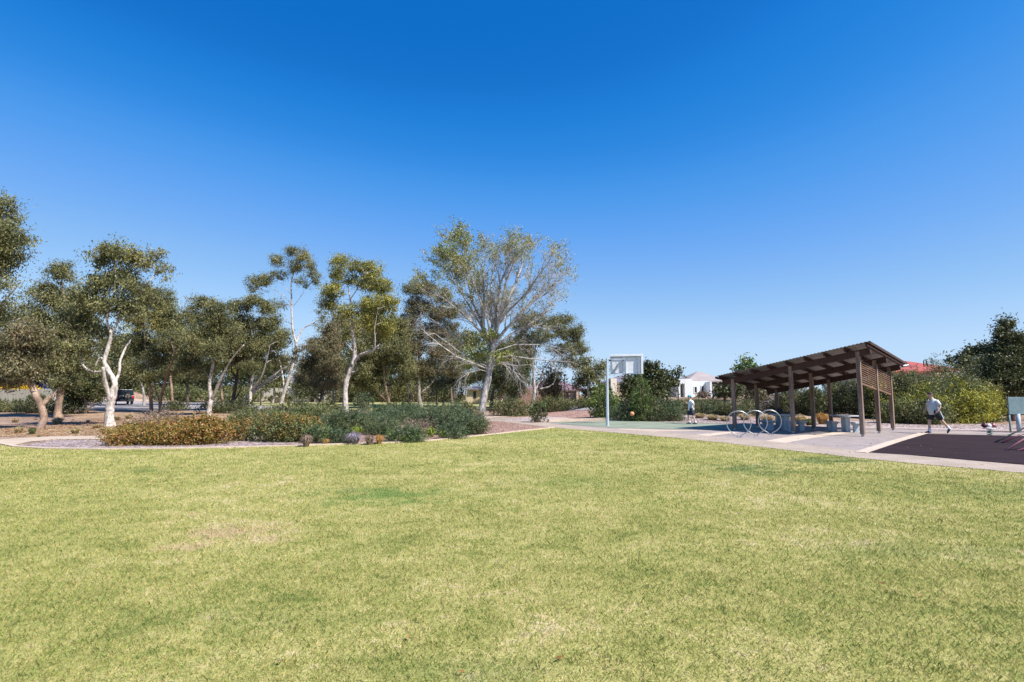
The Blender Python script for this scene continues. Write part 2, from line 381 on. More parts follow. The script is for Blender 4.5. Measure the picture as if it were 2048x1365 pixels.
def chips(name,cols,vs=16,patch=None,ps=.5,contrast=.35,bump=.02):
    t=NT(name); pos=t.n('ShaderNodeNewGeometry').outputs['Position']
    v=t.n('ShaderNodeTexVoronoi'); v.inputs['Scale'].default_value=vs; t.l(t.mp(pos,(1,.7,1)),v.inputs['Vector'])
    sp=t.n('ShaderNodeSeparateColor'); t.l(v.outputs['Color'],sp.inputs[0])
    col=t.ramp(sp.outputs[0],cols,0,1)
    if patch: 
        col=t.mix(t.ramp(t.noise(pos,ps,5,.6),[(0,)*3,(1,)*3],.42,.62),col,t.mix(.45,col,patch))
    col=t.mix(1.0,col,t.ramp(t.noise(pos,vs*.35,4,.7),[(1-contrast,)*3,(1.15,)*3],.3,.65),'MULTIPLY')
    p=t.n('ShaderNodeBsdfPrincipled'); p.inputs['Roughness'].default_value=.95; p.inputs['Specular IOR Level'].default_value=.15
    t.l(col,p.inputs['Base Color']); b=t.n('ShaderNodeBump'); b.inputs['Strength'].default_value=.8; b.inputs['Distance'].default_value=bump
    t.l(v.outputs['Distance'],b.inputs['Height']); t.l(b.outputs[0],p.inputs['Normal']); t.l(p.outputs[0],t.out.inputs[0]); return t.m
M_lawn=mk_lawn(); M_blade=mk_blade()
M_earth=chips('bark_mulch_ground',[(.08,.05,.033),(.17,.10,.07),(.26,.165,.12),(.40,.29,.22)],14,(.50,.36,.27),.35)
M_mulchp=chips('purple_mulch',[(.12,.09,.095),(.235,.18,.18),(.33,.26,.255),(.48,.39,.37)],13,(.45,.36,.36),.6)
M_red=chips('red_mulch',[(.13,.06,.045),(.25,.14,.11),(.34,.21,.17),(.46,.32,.27)],13,(.42,.27,.22),.6)
M_gravel=chips('pink_gravel',[(.19,.145,.135),(.31,.24,.225),(.40,.32,.30),(.52,.44,.41)],22,(.5,.4,.38),.8,.25)
M_litter=chips('leaf_litter',[(.11,.065,.04),(.21,.125,.08),(.30,.195,.13),(.40,.29,.20)],12,(.5,.36,.22),.5)
M_path=mat('sandy_path',[(0.38,0.29,0.215),(0.48,0.385,0.3)],1.5,5,.9,fine=(45,.12),bump=(60,.005))
M_conc=mat('pale_concrete',[(0.45,0.355,0.275),(0.54,0.44,0.35)],2,5,.85,fine=(30,.08),bump=(40,.004))
M_kerb=mat('kerb_concrete',[(0.44,0.34,0.25),(0.54,0.43,0.33)],3,5,.85,fine=(25,.1),bump=(30,.004))
M_agg=mat('exposed_aggregate',[(0.29,0.225,0.175),(0.39,0.31,0.25)],1.2,5,.9,fine=(40,.28),bump=(60,.005))
def pavers():
    t=NT('mauve_pavers'); pos=t.n('ShaderNodeNewGeometry').outputs['Position']
    m=t.n('ShaderNodeMapping'); m.inputs['Rotation'].default_value=(0,0,.9); t.l(pos,m.inputs[0])
    b=t.n('ShaderNodeTexBrick'); t.l(m.outputs[0],b.inputs['Vector']); b.inputs['Scale'].default_value=1.0
    b.inputs['Brick Width'].default_value=.24; b.inputs['Row Height'].default_value=.12; b.inputs['Mortar Size'].default_value=.004
    b.inputs['Color1'].default_value=(.255,.21,.195,1); b.inputs['Color2'].default_value=(.31,.26,.24,1); b.inputs['Mortar'].default_value=(.25,.2,.195,1)
    col=t.mix(1.0,b.outputs[0],t.ramp(t.noise(pos,1.3,5,.6),[(.86,)*3,(1.1,)*3],.3,.7),'MULTIPLY')
    p=t.n('ShaderNodeBsdfPrincipled'); p.inputs['Roughness'].default_value=.85; t.l(col,p.inputs['Base Color']); t.l(p.outputs[0],t.out.inputs[0]); return t.m
M_pav=pavers()
M_court=mat('green_court_paint',[(0.17,0.2,0.14),(0.24,0.265,0.195)],.9,5,.85,fine=(12,.06))
M_rubber=mat('plum_rubber',[(0.02,0.011,0.013),(0.034,0.02,0.022)],1.2,6,.9,fine=(35,.3),bump=(70,.006),stretch=(.6,1.6,1),spec=.12)
M_asph=mat('asphalt',[(0.22,0.2,0.2),(0.3,0.27,0.27)],.6,5,.9,fine=(30,.1))
M_far=mat('far_grass',[(0.2,0.21,0.06),(0.31,0.29,0.1),(0.38,0.33,0.16)],.25,6,.95,fine=(3,.15),bump=(6,.05))
# ------------------------------------------------------------ terrain
def grid(name,xs,ys,m,dz=0):
    X,Y=np.meshgrid(xs,ys); Z=hgt(X,Y)+dz; nx,ny=len(xs),len(ys)
    me=bpy.data.meshes.new(name); V=np.stack([X,Y,Z],-1).reshape(-1,3)
    i=(np.arange(ny-1)[:,None]*nx+np.arange(nx-1)[None,:]).ravel()
    Q=np.stack([i,i+1,i+nx+1,i+nx],1)
    me.vertices.add(len(V)); me.vertices.foreach_set('co',V.astype(np.float32).ravel()); me.loops.add(Q.size)
    me.loops.foreach_set('vertex_index',Q.astype(np.int32).ravel()); me.polygons.add(len(Q)); me.polygons.foreach_set('loop_start',np.arange(0,Q.size,4,dtype=np.int32))
    me.polygons.foreach_set('use_smooth',[True]*len(Q)); me.update(calc_edges=True); return link(name,me,m)
xs=np.concatenate([np.linspace(-1500,-140,12),np.arange(-130,130,1.0),np.linspace(140,1500,12)])
ys=np.concatenate([np.linspace(-300,-20,6),np.arange(-10,100,1.0),np.linspace(110,2200,20)])
g=grid('ground',xs,ys,M_earth); props(g,kind='structure')
def inpoly(x,y,poly):
    x=np.asarray(x);y=np.asarray(y);r=np.zeros(x.shape,bool);n=len(poly)
    for i in range(n):
        x1,y1=poly[i];x2,y2=poly[(i+1)%n]
        if y1==y2: continue
        r^=((y1>y)!=(y2>y))&(x<(x2-x1)*(y-y1)/(y2-y1)+x1)
    return r
def W(pts): return [(G(*p).x,G(*p).y) for p in pts]
def sheet(name,poly,m,dz):
    """polygon draped on the terrain as one sheet"""
    bm=bmesh.new(); vs=[bm.verts.new((x,y,0)) for x,y in poly]
    bm.faces.new(vs); bmesh.ops.triangulate(bm,faces=bm.faces[:])
    flat=max(y for x,y in poly)<30.5
    if not flat:
        x0=min(p[0] for p in poly);x1=max(p[0] for p in poly);y0=min(p[1] for p in poly);y1=max(p[1] for p in poly)
        st=max(1.0,(x1-x0)/90)
        for k in np.arange(math.floor(y0)+1,y1,1.0 if y1<90 else 2.0):
            bmesh.ops.bisect_plane(bm,geom=bm.verts[:]+bm.edges[:]+bm.faces[:],plane_co=(0,k,0),plane_no=(0,1,0))
        for k in np.arange(math.floor(x0)+1,x1,st):
            bmesh.ops.bisect_plane(bm,geom=bm.verts[:]+bm.edges[:]+bm.faces[:],plane_co=(k,0,0),plane_no=(1,0,0))
    for v in bm.verts: v.co.z=hgt(v.co.x,v.co.y)+dz
    bmesh.ops.recalc_face_normals(bm,faces=bm.faces)
    for f in bm.faces:
        if f.normal.z<0: f.normal_flip()
    me=bpy.data.meshes.new(name); bm.to_mesh(me); bm.free()
    o=link(name,me,m); props(o,kind='structure'); return o
KERB=[(-260,872),(-120,876),(-40,881),(0,889),(30,895),(90,899),(200,900.5),(320,899.5),(450,897),(600,893),(750,888.5),(850,884),(930,876),(1000,868.5),(1060,861.5),(1106,856.5)]
PEDGE=[(1106,856.5),(1200,864),(1350,877),(1500,893),(1700,916),(1850,931),(2048,948),(2300,968)]
kw=W(KERB); pw=W(PEDGE)
lawn_poly=kw+pw[1:]+[(40,-10),(-45,-10),(-60,14)]
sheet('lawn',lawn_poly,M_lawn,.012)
# paths and paved areas
sheet('path',W([(-260,868),(-120,868),(0,880),(60,876),(120,873.5),(240,872),(420,864),(640,852),(800,845),(900,838),(960,833.5),(1036,828.5),(1060,832),(985,835.5),(960,841),(900,846),(800,854),(640,862),(420,874),(240,878.5),(120,880),(60,884),(20,893),(0,889),(-40,881),(-120,876),(-260,872)]),M_path,.010)
sheet('path',W([(960,841),(985,835.5),(1060,836),(1102,842),(1120,846.5),(1300,858.5),(1400,868),(1500,876.5),(1500,893),(1350,877),(1200,864),(1106,856.5),(1060,850),(1000,843.5)]),M_agg,.004)
sheet('paving',W([(1090,845),(1240,848),(1500,854),(1700,856.5),(1900,862),(2100,866),(2300,870),(2300,968),(2048,948),(1850,931),(1700,916),(1500,893),(1350,877),(1200,864)]),M_pav,.008)
sheet('basketball_court',W([(1098,844.8),(1240,842),(1330,845.5),(1440,848.5),(1560,851.5),(1530,858.5),(1440,860.5),(1350,859.5),(1230,856.5),(1150,851.5)]),M_court,.016)
sheet('path',W([(1106,856.5),(1112,850),(1200,857.5),(1350,867),(1500,880),(1560,886),(1720,903),(1850,915),(2048,932),(2300,952),(2300,968),(2048,948),(1850,931),(1700,916),(1500,893),(1350,877),(1200,864)]),M_agg,.0195)
sheet('paving_band',W([(1500,888),(1580,874),(1640,866.5),(1700,863.5),(1740,864),(1690,868),(1620,878),(1560,889)]),M_conc,.012)
sheet('paving_band',W([(1365,873),(1430,866.5),(1475,862.8),(1500,862.5),(1460,868),(1405,875)]),M_conc,.012)
sheet('paving_band',W([(1230,857.5),(1340,860.5),(1440,861.8),(1380,863.5),(1290,864.5),(1250,861)]),M_path,.012)
sheet('playground_surface',W([(1737,907),(1848,869),(2048,873.5),(2300,878),(2300,950),(2048,931),(1850,914)]),M_rubber,.024)
def ribbon(name,pts,w,h,m,z=0):
    mb=MB()
    for i in range(len(pts)-1):
        a=Vector((*pts[i],hgt(*pts[i])));b=Vector((*pts[i+1],hgt(*pts[i+1]))); dd=(b-a).normalized()
        mb.bar(a-dd*w*.2+Vector((0,0,z+(i%2)*.002)),b+dd*w*.2+Vector((0,0,z+(i%2)*.002)),w,h*2)
    o=mb.build(name,m); props(o,kind='structure'); return o
ribbon('kerb',kw,.16,.05,M_kerb)
ribbon('kerb',W([(1722,906.5),(1737,902),(1785,886),(1846,868.2)]),.3,.035,M_conc)
ribbon('kerb',W([(1098,844),(1165,842.6),(1240,841.2),(1260,841.6)]),.28,.16,M_conc)
ribbon('kerb',W([(1846,867),(1950,868.5),(2048,870.5),(2200,874)]),.2,.04,M_conc)
# mulch beds
bed=W([(10,893.5),(100,880.5),(240,879),(420,875),(640,863),(800,855),(900,847),(960,842),(1000,844),(1060,851),(1104,856)])
sheet('garden_bed',kw[4:][::-1]+bed[1:],M_red,.006)
sheet('garden_bed',W([(30,894),(110,881),(240,879.5),(420,876),(560,870),(620,888),(450,895.5),(320,898),(200,899),(90,897.5)]),M_mulchp,.010)
sheet('gravel_bed',W([(1000,842.8),(1065,833),(1110,834),(1200,838),(1290,840),(1235,841),(1100,843.8),(1060,843)]),M_gravel,.012)
sheet('gravel_bed',W([(1290,843.5),(1330,834),(1400,824.5),(1440,822),(1500,836),(1560,848),(1560,851),(1440,847.8),(1340,845)]),M_mulchp,.012)
sheet('gravel_bed',W([(1600,853.5),(1640,842),(1760,843),(1900,848),(2060,850),(2300,855),(2300,869),(2100,864),(1900,861),(1700,856)]),M_gravel,.012)
sheet('road',W([(1098,822.5),(1115,815.5),(1230,813),(1300,812),(1300,816),(1215,819),(1180,821.5)]),M_asph,.02)
sheet('road',W([(-300,812),(100,810.5),(270,810),(330,812.5),(420,819),(520,825),(600,826),(600,818),(500,810.5),(380,804.5),(270,801.5),(100,801),(-300,802)]),M_asph,.02)
ribbon('kerb',W([(-300,801.5),(100,801),(270,801.3),(380,804.2),(500,810)]),.35,.18,M_conc)
sheet('leaf_litter',W([(100,826),(160,818),(290,811.5),(330,813.5),(420,820),(520,826),(600,828),(560,838),(300,836),(160,838)]),M_litter,.010)
sheet('leaf_litter',W([(0,858),(200,848),(420,845),(600,842),(560,852),(420,861),(240,869),(60,872),(0,874),(-120,866)]),M_litter,.010)
sheet('far_lawn',W([(390,805),(700,800.5),(1000,801),(1085,805),(1040,812),(960,817),(800,822),(620,821),(520,812)]),M_far,.016)
sheet('leaf_litter',W([(1105,824),(1180,822),(1250,826),(1235,838),(1150,838),(1090,833)]),M_red,.014)
# ------------------------------------------------------------ grass blades
def blades():
    rings=[(1.2,3.6,5200,.024,.0026),(3.6,5.5,3800,.026,.0032),(5.5,8,2200,.028,.0044),(8,12,1100,.030,.007),(12,18,480,.034,.011),(18,29,200,.036,.018)]
    out=[]
    for y0,y1,rho,h,wd in rings:
        xm=y1*1.12+1.5; n=int((y1-y0)*2*xm*rho)
        x=RNG.uniform(-xm,xm,n); y=RNG.uniform(y0,y1,n)
        # patchy density
        k=inpoly(x,y,lawn_poly)&(np.abs(x)<y*1.12+1.5); x=x[k];y=y[k];n=len(x)
        a=RNG.uniform(0,2*np.pi,n); hh=h*RNG.uniform(.45,1.35,n); lean=hh*RNG.uniform(.1,1.1,n)
        ww=wd*RNG.uniform(.6,1.3,n); dx=np.cos(a);dy=np.sin(a)
        tw=a+RNG.uniform(.6,2.5,n); sx=np.cos(tw)*ww/2; sy=np.sin(tw)*ww/2
        z0=np.full(n,.008)
        A=np.stack([x-sx,y-sy,z0],1);B=np.stack([x+sx,y+sy,z0],1)
        Mx=x+dx*lean*.4;My=y+dy*lean*.4
        C=np.stack([Mx+sx*.8,My+sy*.8,z0+hh*.7],1);D=np.stack([x+dx*lean,y+dy*lean,z0+hh],1)
        out.append(np.stack([A,B,C,D],1))
    for y0,y1,nt_,hm,wm in ((1.5,6,110,.036,.0035),(6,14,200,.04,.006),(14,26,250,.045,.012)):
        tx=RNG.uniform(-y1*1.1,y1*1.1,nt_); ty=RNG.uniform(y0,y1,nt_); k=inpoly(tx,ty,lawn_poly); tx=np.repeat(tx[k],22); ty=np.repeat(ty[k],22); n=len(tx)
        x=tx+RNG.normal(0,.03+.003*y1,n); y=ty+RNG.normal(0,.03+.003*y1,n); a=RNG.uniform(0,2*np.pi,n); hh=hm*RNG.uniform(.5,1.2,n); ln_=hh*RNG.uniform(.2,.9,n)
        sx=np.sin(a)*wm/2; sy=np.cos(a)*wm/2; z0=np.full(n,.008); dx=np.cos(a);dy=np.sin(a)
        out.append(np.stack([np.stack([x-sx,y-sy,z0],1),np.stack([x+sx,y+sy,z0],1),np.stack([x+dx*ln_*.4+sx,y+dy*ln_*.4+sy,z0+hh*.7],1),np.stack([x+dx*ln_,y+dy*ln_,z0+hh],1)],1))
    o=fast('grass_blades',np.concatenate(out),4,M_blade); props(o,'short dry green and straw blades of the mown lawn','grass',None,'stuff')
blades()
# fallen leaves on the lawn: brown specks
def litter(name,label,px,m,n,ll,lw,dz=.03):
    poly=px; xs_=[p[0] for p in poly]; ys_=[p[1] for p in poly]; P=[]
    while len(P)<n:
        x=random.uniform(min(xs_),max(xs_)); y=random.uniform(min(ys_),max(ys_))
        if inpoly(np.array([x]),np.array([y]),poly)[0]: P.append((x,y,hgt(x,y)+dz))
    V=leaves(np.array(P),1,.001,ll,lw,0); V[:,:,2]=(V[:,:,2]-V[:,:,2].mean(1)[:,None])*.35+V[:,:,2].mean(1)[:,None]
    o=fast(name,V,4,m); return props(o,label,'litter',None,'stuff')
L_fall=leafmat('leaf_fallen',[(.16,.07,.03),(.28,.13,.05),(.38,.22,.10)],nscale=2,trans=.1,spec=.05,rough=.9,rnd=.8)
litter('fallen_leaves','brown fallen leaves dotted over the lawn',[(-9,3),(9,3),(14,12),(0,24),(-16,15)],L_fall,420,.07,.026,.04)
litter('fallen_leaves','brown fallen leaves blown over the paving',W([(1120,850),(1560,856),(1800,862),(2048,935),(1700,912),(1350,872)]),L_fall,160,.08,.035,.045)
litter('bark_chips','coarse bark chips lying on the garden bed behind the kerb',bed[1:]+kw[4:][::-1],L_dead,9000,.10,.035,.03)
litter('fallen_leaves','pale dry leaves scattered under the gum trees',W([(0,858),(600,840),(900,838),(600,862),(240,872),(0,876)]),L_straw,5000,.11,.04,.03)
litter('fallen_leaves','brown leaf litter scattered thickly beneath the gum trees',W([(0,858),(200,838),(600,836),(900,832),(600,862),(240,872),(0,876)]),L_fall,9000,.12,.05,.035)
litter('bark_chips','pale bark chips on the bank behind the shelter',W([(1290,843),(1440,824),(1640,843),(2060,850),(2060,862),(1560,850)]),L_dead,6000,.10,.04,.03)
# ------------------------------------------------------------ trees
GG='gum trees along the garden bed and path'
tree('gum_tree','tall dense gum tree cut by the left edge of the photo',(-70,850),
 [[(-70,850,.2),(-50,740,.17),(-30,620,.13),(-10,500,.09),(5,430,.05)],[(-45,650,.08),(10,600,.05),(45,560,.02)],[(-20,560,.07),(25,500,.04)]],
 [(5,420,32,40),(15,480,48,42),(-20,470,50,50),(-45,540,60,50),(20,520,38,25),(5,575,45,22,.3),(30,610,28,22,.3),(-30,630,50,40),(25,650,40,24,.5)],L_gum,BARK_g,dens=1.25,group=GG)
tree('gum_tree','lopped gum tree with forked knobbly trunk beside the paling fence',(78,858),
 [[(78,858,.16),(88,838,.15),(80,808,.15),(70,785,.14),(60,762,.12),(57,745,.06)],[(82,812,.12),(97,797,.11),(101,793,.10)]],
 [(40,735,42,32),(15,700,40,36),(75,705,36,28),(50,670,45,32),(-10,745,30,24),(20,768,22,10)],L_gumB,BARK_o,dens=1.3,group=GG)
tree('gum_tree','thick brown trunked gum tree right of the lopped tree',(117,836),
 [[(117,836,.27),(117,812,.23),(121,785,.21),(128,740,.17),(135,680,.12),(130,610,.07),(122,550,.04)],[(127,745,.1),(100,690,.07),(85,640,.04)],[(130,720,.1),(170,660,.06),(185,620,.03)]],
 [(122,545,30,26),(95,590,38,34),(140,610,42,36),(75,640,40,36),(120,670,48,40),(165,650,36,34),(100,720,46,34),(150,730,40,32),(60,690,34,30),(125,765,34,20,.9)],L_gum,BARK_b,dens=1.25,group=GG)
tree('leafy_tree','low dark bushy tree with foliage to the ground near the dark car',(172,828),
 [[(172,828,.09),(170,800,.08),(165,770,.06),(160,735,.04)],[(174,825,.06),(190,800,.05),(198,770,.03)]],
 [(165,770,38,28),(190,785,30,24),(150,800,28,22),(175,745,40,22),(140,770,24,26)],L_dark,BARK_b,dens=1.35,leaf=(.14,.07),droop=.2)
tree('gum_tree','white barked gum tree with a swollen knot on its trunk, left of the dark car',(220,854),
 [[(220,854,.26),(219,832,.21),(220,812,.19),(224,796,.21),(229,775,.15),(228,762,.14),(216,740,.12),(209,722,.10),(216,695,.09),(222,668,.08),(214,640,.06),(228,590,.05),(232,530,.03)],
  [(222,798,.13),(214,780,.12),(209,762,.10),(206,735,.07)],[(230,765,.09),(238,745,.07),(241,720,.06),(252,695,.05),(262,680,.03)],[(211,726,.06),(200,715,.04),(190,735,.03)],
  [(213,742,.05),(190,744,.05),(172,738,.06),(163,722,.05),(162,700,.04)],[(222,668,.06),(250,620,.05),(285,580,.04),(310,550,.025)]],
 [(225,500,34,24),(255,515,30,22),(200,520,26,24),(285,520,24,22,.7),(312,508,20,18,.7),(330,545,18,20,.6),(240,555,44,30),(200,570,36,30),(270,575,30,26,.8),(165,590,30,26),(185,620,34,28),(235,610,40,30),(150,640,34,30),(200,665,34,24),(275,625,26,24,.7),(155,690,30,24,.8),(180,700,22,20,.8)],L_gum,BARK_w,dens=1.1,group=GG)
tree('gum_tree','gum tree with twin orange brown trunks right of the dark car',(303,826),
 [[(303,826,.15),(302,800,.14),(300,770,.12),(295,730,.09),(290,680,.06),(285,620,.04)],[(320,826,.14),(321,800,.13),(328,775,.12),(334,750,.10),(345,720,.07),(350,690,.04)],[(318,800,.08),(311,780,.07),(308,750,.05)]],
 [(290,590,32,26),(320,600,30,26),(270,630,34,30),(315,640,38,32),(340,680,34,32),(285,690,36,32),(320,715,38,28),(345,635,20,26),(265,735,26,22,.8),(350,740,26,22,.8),(305,755,28,16,.8)],L_gum,BARK_o,dens=1.3,group=GG)
tree('gum_tree','yellow green leaning crown gum tree behind the orange trunked pair',(345,822),
 [[(345,822,.12),(344,790,.11),(338,740,.09),(320,670,.06),(300,620,.03)]],
 [(300,595,22,18),(285,610,20,14),(325,610,24,20),(270,660,26,20,.7),(350,650,26,26,.8),(365,700,26,30,.8)],L_gumY,BARK_o,dens=1.0,group=GG)
tree('gum_tree','gum tree with pale trunk forking low into a V',(416,832),
 [[(416,832,.19),(420,812,.16),(422,797,.15),(419,770,.12),(423,745,.11),(427,715,.10),(427,690,.08),(424,650,.05),(415,615,.03)],
  [(423,800,.13),(432,780,.11),(442,758,.09),(450,742,.06),(466,715,.05),(488,690,.03)],[(420,757,.05),(412,748,.04)]],
 [(400,605,24,16),(425,615,26,18),(385,635,28,26),(420,650,36,28),(450,625,22,20,.8),(390,680,32,32),(430,700,34,28),(460,670,30,28),(375,720,26,28),(405,740,30,18,.8)],L_gum,BARK_w,dens=1.2,group=GG)
tree('gum_tree','dark trunked gum tree with sawn pale limb ends leaning right',(458,822),
 [[(458,822,.19),(466,800,.17),(470,775,.15),(474,757,.13),(475,745,.12)],[(474,757,.10),(467,748,.08),(463,744,.07)],[(464,806,.08),(476,790,.06),(484,770,.03)]],
 [(475,715,30,20),(500,700,28,22),(455,700,26,20),(480,675,32,22)],L_gumB,BARK_d,dens=1.2,group=GG)
tree('gum_tree','leaning gum tree with shredded bark on a long diagonal trunk',(470,822),
 [[(470,822,.15),(484,805,.15),(500,790,.14),(520,773,.15),(545,755,.13),(560,742,.10),(580,730,.07),(598,712,.03)],[(535,765,.07),(555,756,.05),(575,740,.03)]],
 [(600,700,20,14,.6),(575,715,18,12,.5)],L_gumB,BARK_p,dens=.8,group=GG)
tree('gum_tree','white trunked gum tree between the leaning trunk and the tallest gum',(498,824),
 [[(498,824,.16),(500,800,.14),(502,775,.13),(505,750,.11),(504,728,.10),(508,690,.06),(500,650,.04),(490,615,.03)],[(503,782,.10),(512,770,.09),(522,755,.08),(532,725,.05),(540,690,.03)]],
 [(475,615,26,16),(505,605,28,16),(535,615,24,18),(460,650,26,24),(500,645,36,26),(540,650,30,26),(565,680,22,28,.8),(480,690,32,28),(520,695,34,28),(500,730,28,16,.8),(550,720,22,22,.7)],L_gum,BARK_w,dens=1.25,group=GG)
tree('gum_tree','tallest slender white gum with thin open crown against the sky',(561,814),
 [[(561,814,.19),(567,790,.17),(575,765,.16),(583,740,.15),(589,710,.14),(592,688,.14),(586,665,.11),(584,640,.10),(583,600,.08),(583,565,.065),(590,540,.05),(600,520,.03)],
  [(592,688,.09),(600,668,.08),(610,655,.06),(628,645,.04),(642,636,.02)],[(584,610,.04),(565,590,.03),(545,578,.02),(525,570,.012)],[(583,590,.03),(570,575,.025),(558,560,.015)],
  [(584,615,.03),(597,600,.025),(610,582,.015)],[(585,650,.03),(570,640,.02),(555,625,.012)],
  [(566,800,.09),(568,775,.08),(563,740,.07),(556,715,.06),(550,705,.05),(536,692,.03)],[(550,706,.025),(556,695,.015)]],
 [(582,505,17,13),(608,510,20,18),(555,522,18,15),(595,535,26,18,.8),(625,540,18,22,.8),(560,550,24,14,.7),(530,562,24,14),(505,565,18,15),(515,580,26,8,.4),(605,565,18,14,.6),(625,565,14,12,.7),(560,610,18,16,.35),(645,630,18,22,.35),(638,655,14,12,.35)],L_gum,BARK_w,dens=.85,group=GG,sig=.22)
tree('gum_tree','gum tree with yellow green crown and curving white trunk with a side limb',(691,829),
 [[(691,829,.24),(691,805,.21),(691,780,.2),(695,755,.19),(703,735,.18),(709,715,.17),(709,690,.13),(705,665,.11),(704,645,.09),(702,610,.07),(696,575,.05),(690,550,.03)],
  [(707,728,.12),(718,712,.11),(732,706,.10),(745,702,.09),(752,696,.08),(757,691,.04)],[(750,698,.05),(750,675,.045),(749,660,.04),(752,640,.03),(756,615,.02)],
  [(704,655,.05),(714,645,.04),(722,638,.025)],[(703,745,.07),(713,742,.06),(716,734,.03)],[(707,705,.035),(698,692,.025),(690,684,.015)],[(700,600,.04),(720,570,.03),(735,545,.02)]],
 [(683,525,22,18),(678,550,20,20),(718,535,26,16),(745,540,22,18),(705,560,24,18,.5),(738,565,32,24),(768,575,20,26),(780,610,18,26),(665,580,24,22),(655,602,24,22,.9),(735,640,30,24,.9),(690,625,24,20,.5),(765,660,26,26,.9),(750,605,34,24),(675,615,20,14,.5),(720,620,28,18,.6),(775,645,20,22,.8)],L_gumY,BARK_w,dens=1.15,group=GG)
tree('gum_tree','short dark drooping gum tree left of the curving white trunk',(632,822),
 [[(632,822,.12),(636,808,.11),(642,797,.10),(644,780,.08),(648,740,.05)],[(640,800,.05),(630,795,.04),(622,785,.02)]],
 [(640,700,28,20),(620,730,30,24),(660,730,28,26),(605,755,18,18),(645,765,34,20),(665,690,22,24),(675,760,16,22),(655,660,20,22,.7),(625,690,18,16,.6)],L_gumB,BARK_d,dens=1.25,group=GG,droop=.7)
tree('gum_tree','broad dark gum tree filling the gap right of the curving white trunk',(776,818),
 [[(776,818,.17),(777,800,.15),(770,770,.13),(768,730,.10),(765,680,.06)],[(775,803,.08),(762,792,.06),(752,782,.05)],[(778,795,.07),(786,775,.05)]],
 [(760,670,36,26),(735,700,36,28),(790,695,36,30),(765,730,42,30),(725,740,32,26),(810,735,28,28),(800,770,28,20),(745,765,34,20),(775,660,30,24),(700,665,24,24,.8),(705,770,18,18,.7),(800,655,24,26)],L_gum,BARK_b,dens=1.35,group=GG,droop=.65)
tree('gum_tree','rusty crowned gum tree with straight grey trunk left of the half bare tree',(842,816),
 [[(842,816,.22),(838,790,.18),(838,760,.16),(838,720,.13),(840,670,.09),(842,620,.06),(845,590,.03)],[(843,785,.09),(858,772,.08),(870,758,.05),(873,740,.03)],[(838,720,.05),(860,680,.04),(880,640,.02)]],
 [(825,578,22,16),(855,578,26,18),(885,595,24,20),(905,620,20,20),(840,610,32,26),(880,630,32,24),(820,640,22,26),(860,665,38,26),(900,660,26,22,.8),(830,695,26,26),(880,705,36,26),(850,735,32,20),(905,735,26,22,.8),(820,740,18,24,.8)],L_gumB,BARK_g,dens=1.25,group=GG)
for bx,by,bl,lab,lm in [
 (40,822,[(20,700,40,34),(60,740,36,26),(-20,690,40,40),(10,760,30,16)],'shaded gum tree in the second row behind the lopped gum',L_gum),
 (150,818,[(150,690,40,34),(110,740,34,24),(190,735,30,24),(150,765,30,16)],'shaded gum tree in the second row behind the leafy dark bush',L_gumB),
 (288,819,[(265,700,36,32),(245,745,30,24),(285,760,26,16),(230,690,26,24)],'shaded gum tree in the second row right above the dark car',L_gum),
 (375,818,[(375,690,36,34),(350,735,28,26),(395,745,28,20),(410,680,26,24)],'shaded gum tree in the second row left of the V forked trunk',L_gum),
 (448,817,[(450,690,34,30),(430,735,26,22),(470,735,26,20),(440,650,30,24)],'shaded gum tree in the second row behind the V forked trunk',L_gumY),
 (545,817,[(540,680,36,30),(520,725,28,22),(565,730,26,24),(560,765,18,12)],'shaded gum tree in the second row left of the tallest gum',L_gum),
 (668,816,[(670,680,32,30),(655,730,26,22),(685,640,26,26),(650,765,22,14)],'shaded gum tree in the second row behind the curving white trunk',L_gumB),
 (735,816,[(735,660,36,34),(715,710,28,26),(755,720,30,24),(745,620,24,22)],'shaded gum tree in the second row right of the curving white trunk',L_gum),
 (820,816,[(815,665,28,30),(805,715,26,26),(830,745,26,20),(795,690,20,24)],'shaded gum tree in the second row left of the rusty crowned gum',L_gum),
 (905,816,[(905,690,32,28),(925,725,28,22),(890,740,24,20),(940,680,24,22)],'shaded gum tree in the second row right of the rusty crowned gum',L_gum),
 (1035,816,[(1030,690,28,24),(1045,725,24,20),(1060,700,20,20)],'shaded gum tree in the second row left of the spreading pale trunked gum',L_gumB)]:
    tree('gum_tree',lab,(bx,by),[[(bx,by,.15),(bx+random.uniform(-6,6),by-40,.11),(bl[0][0],bl[0][1]+20,.06)]],bl,lm,random.choice((BARK_b,BARK_d,BARK_g)),dens=.8,d=random.uniform(60,68),leaf=(.26,.10),sig=.36,group=GG)
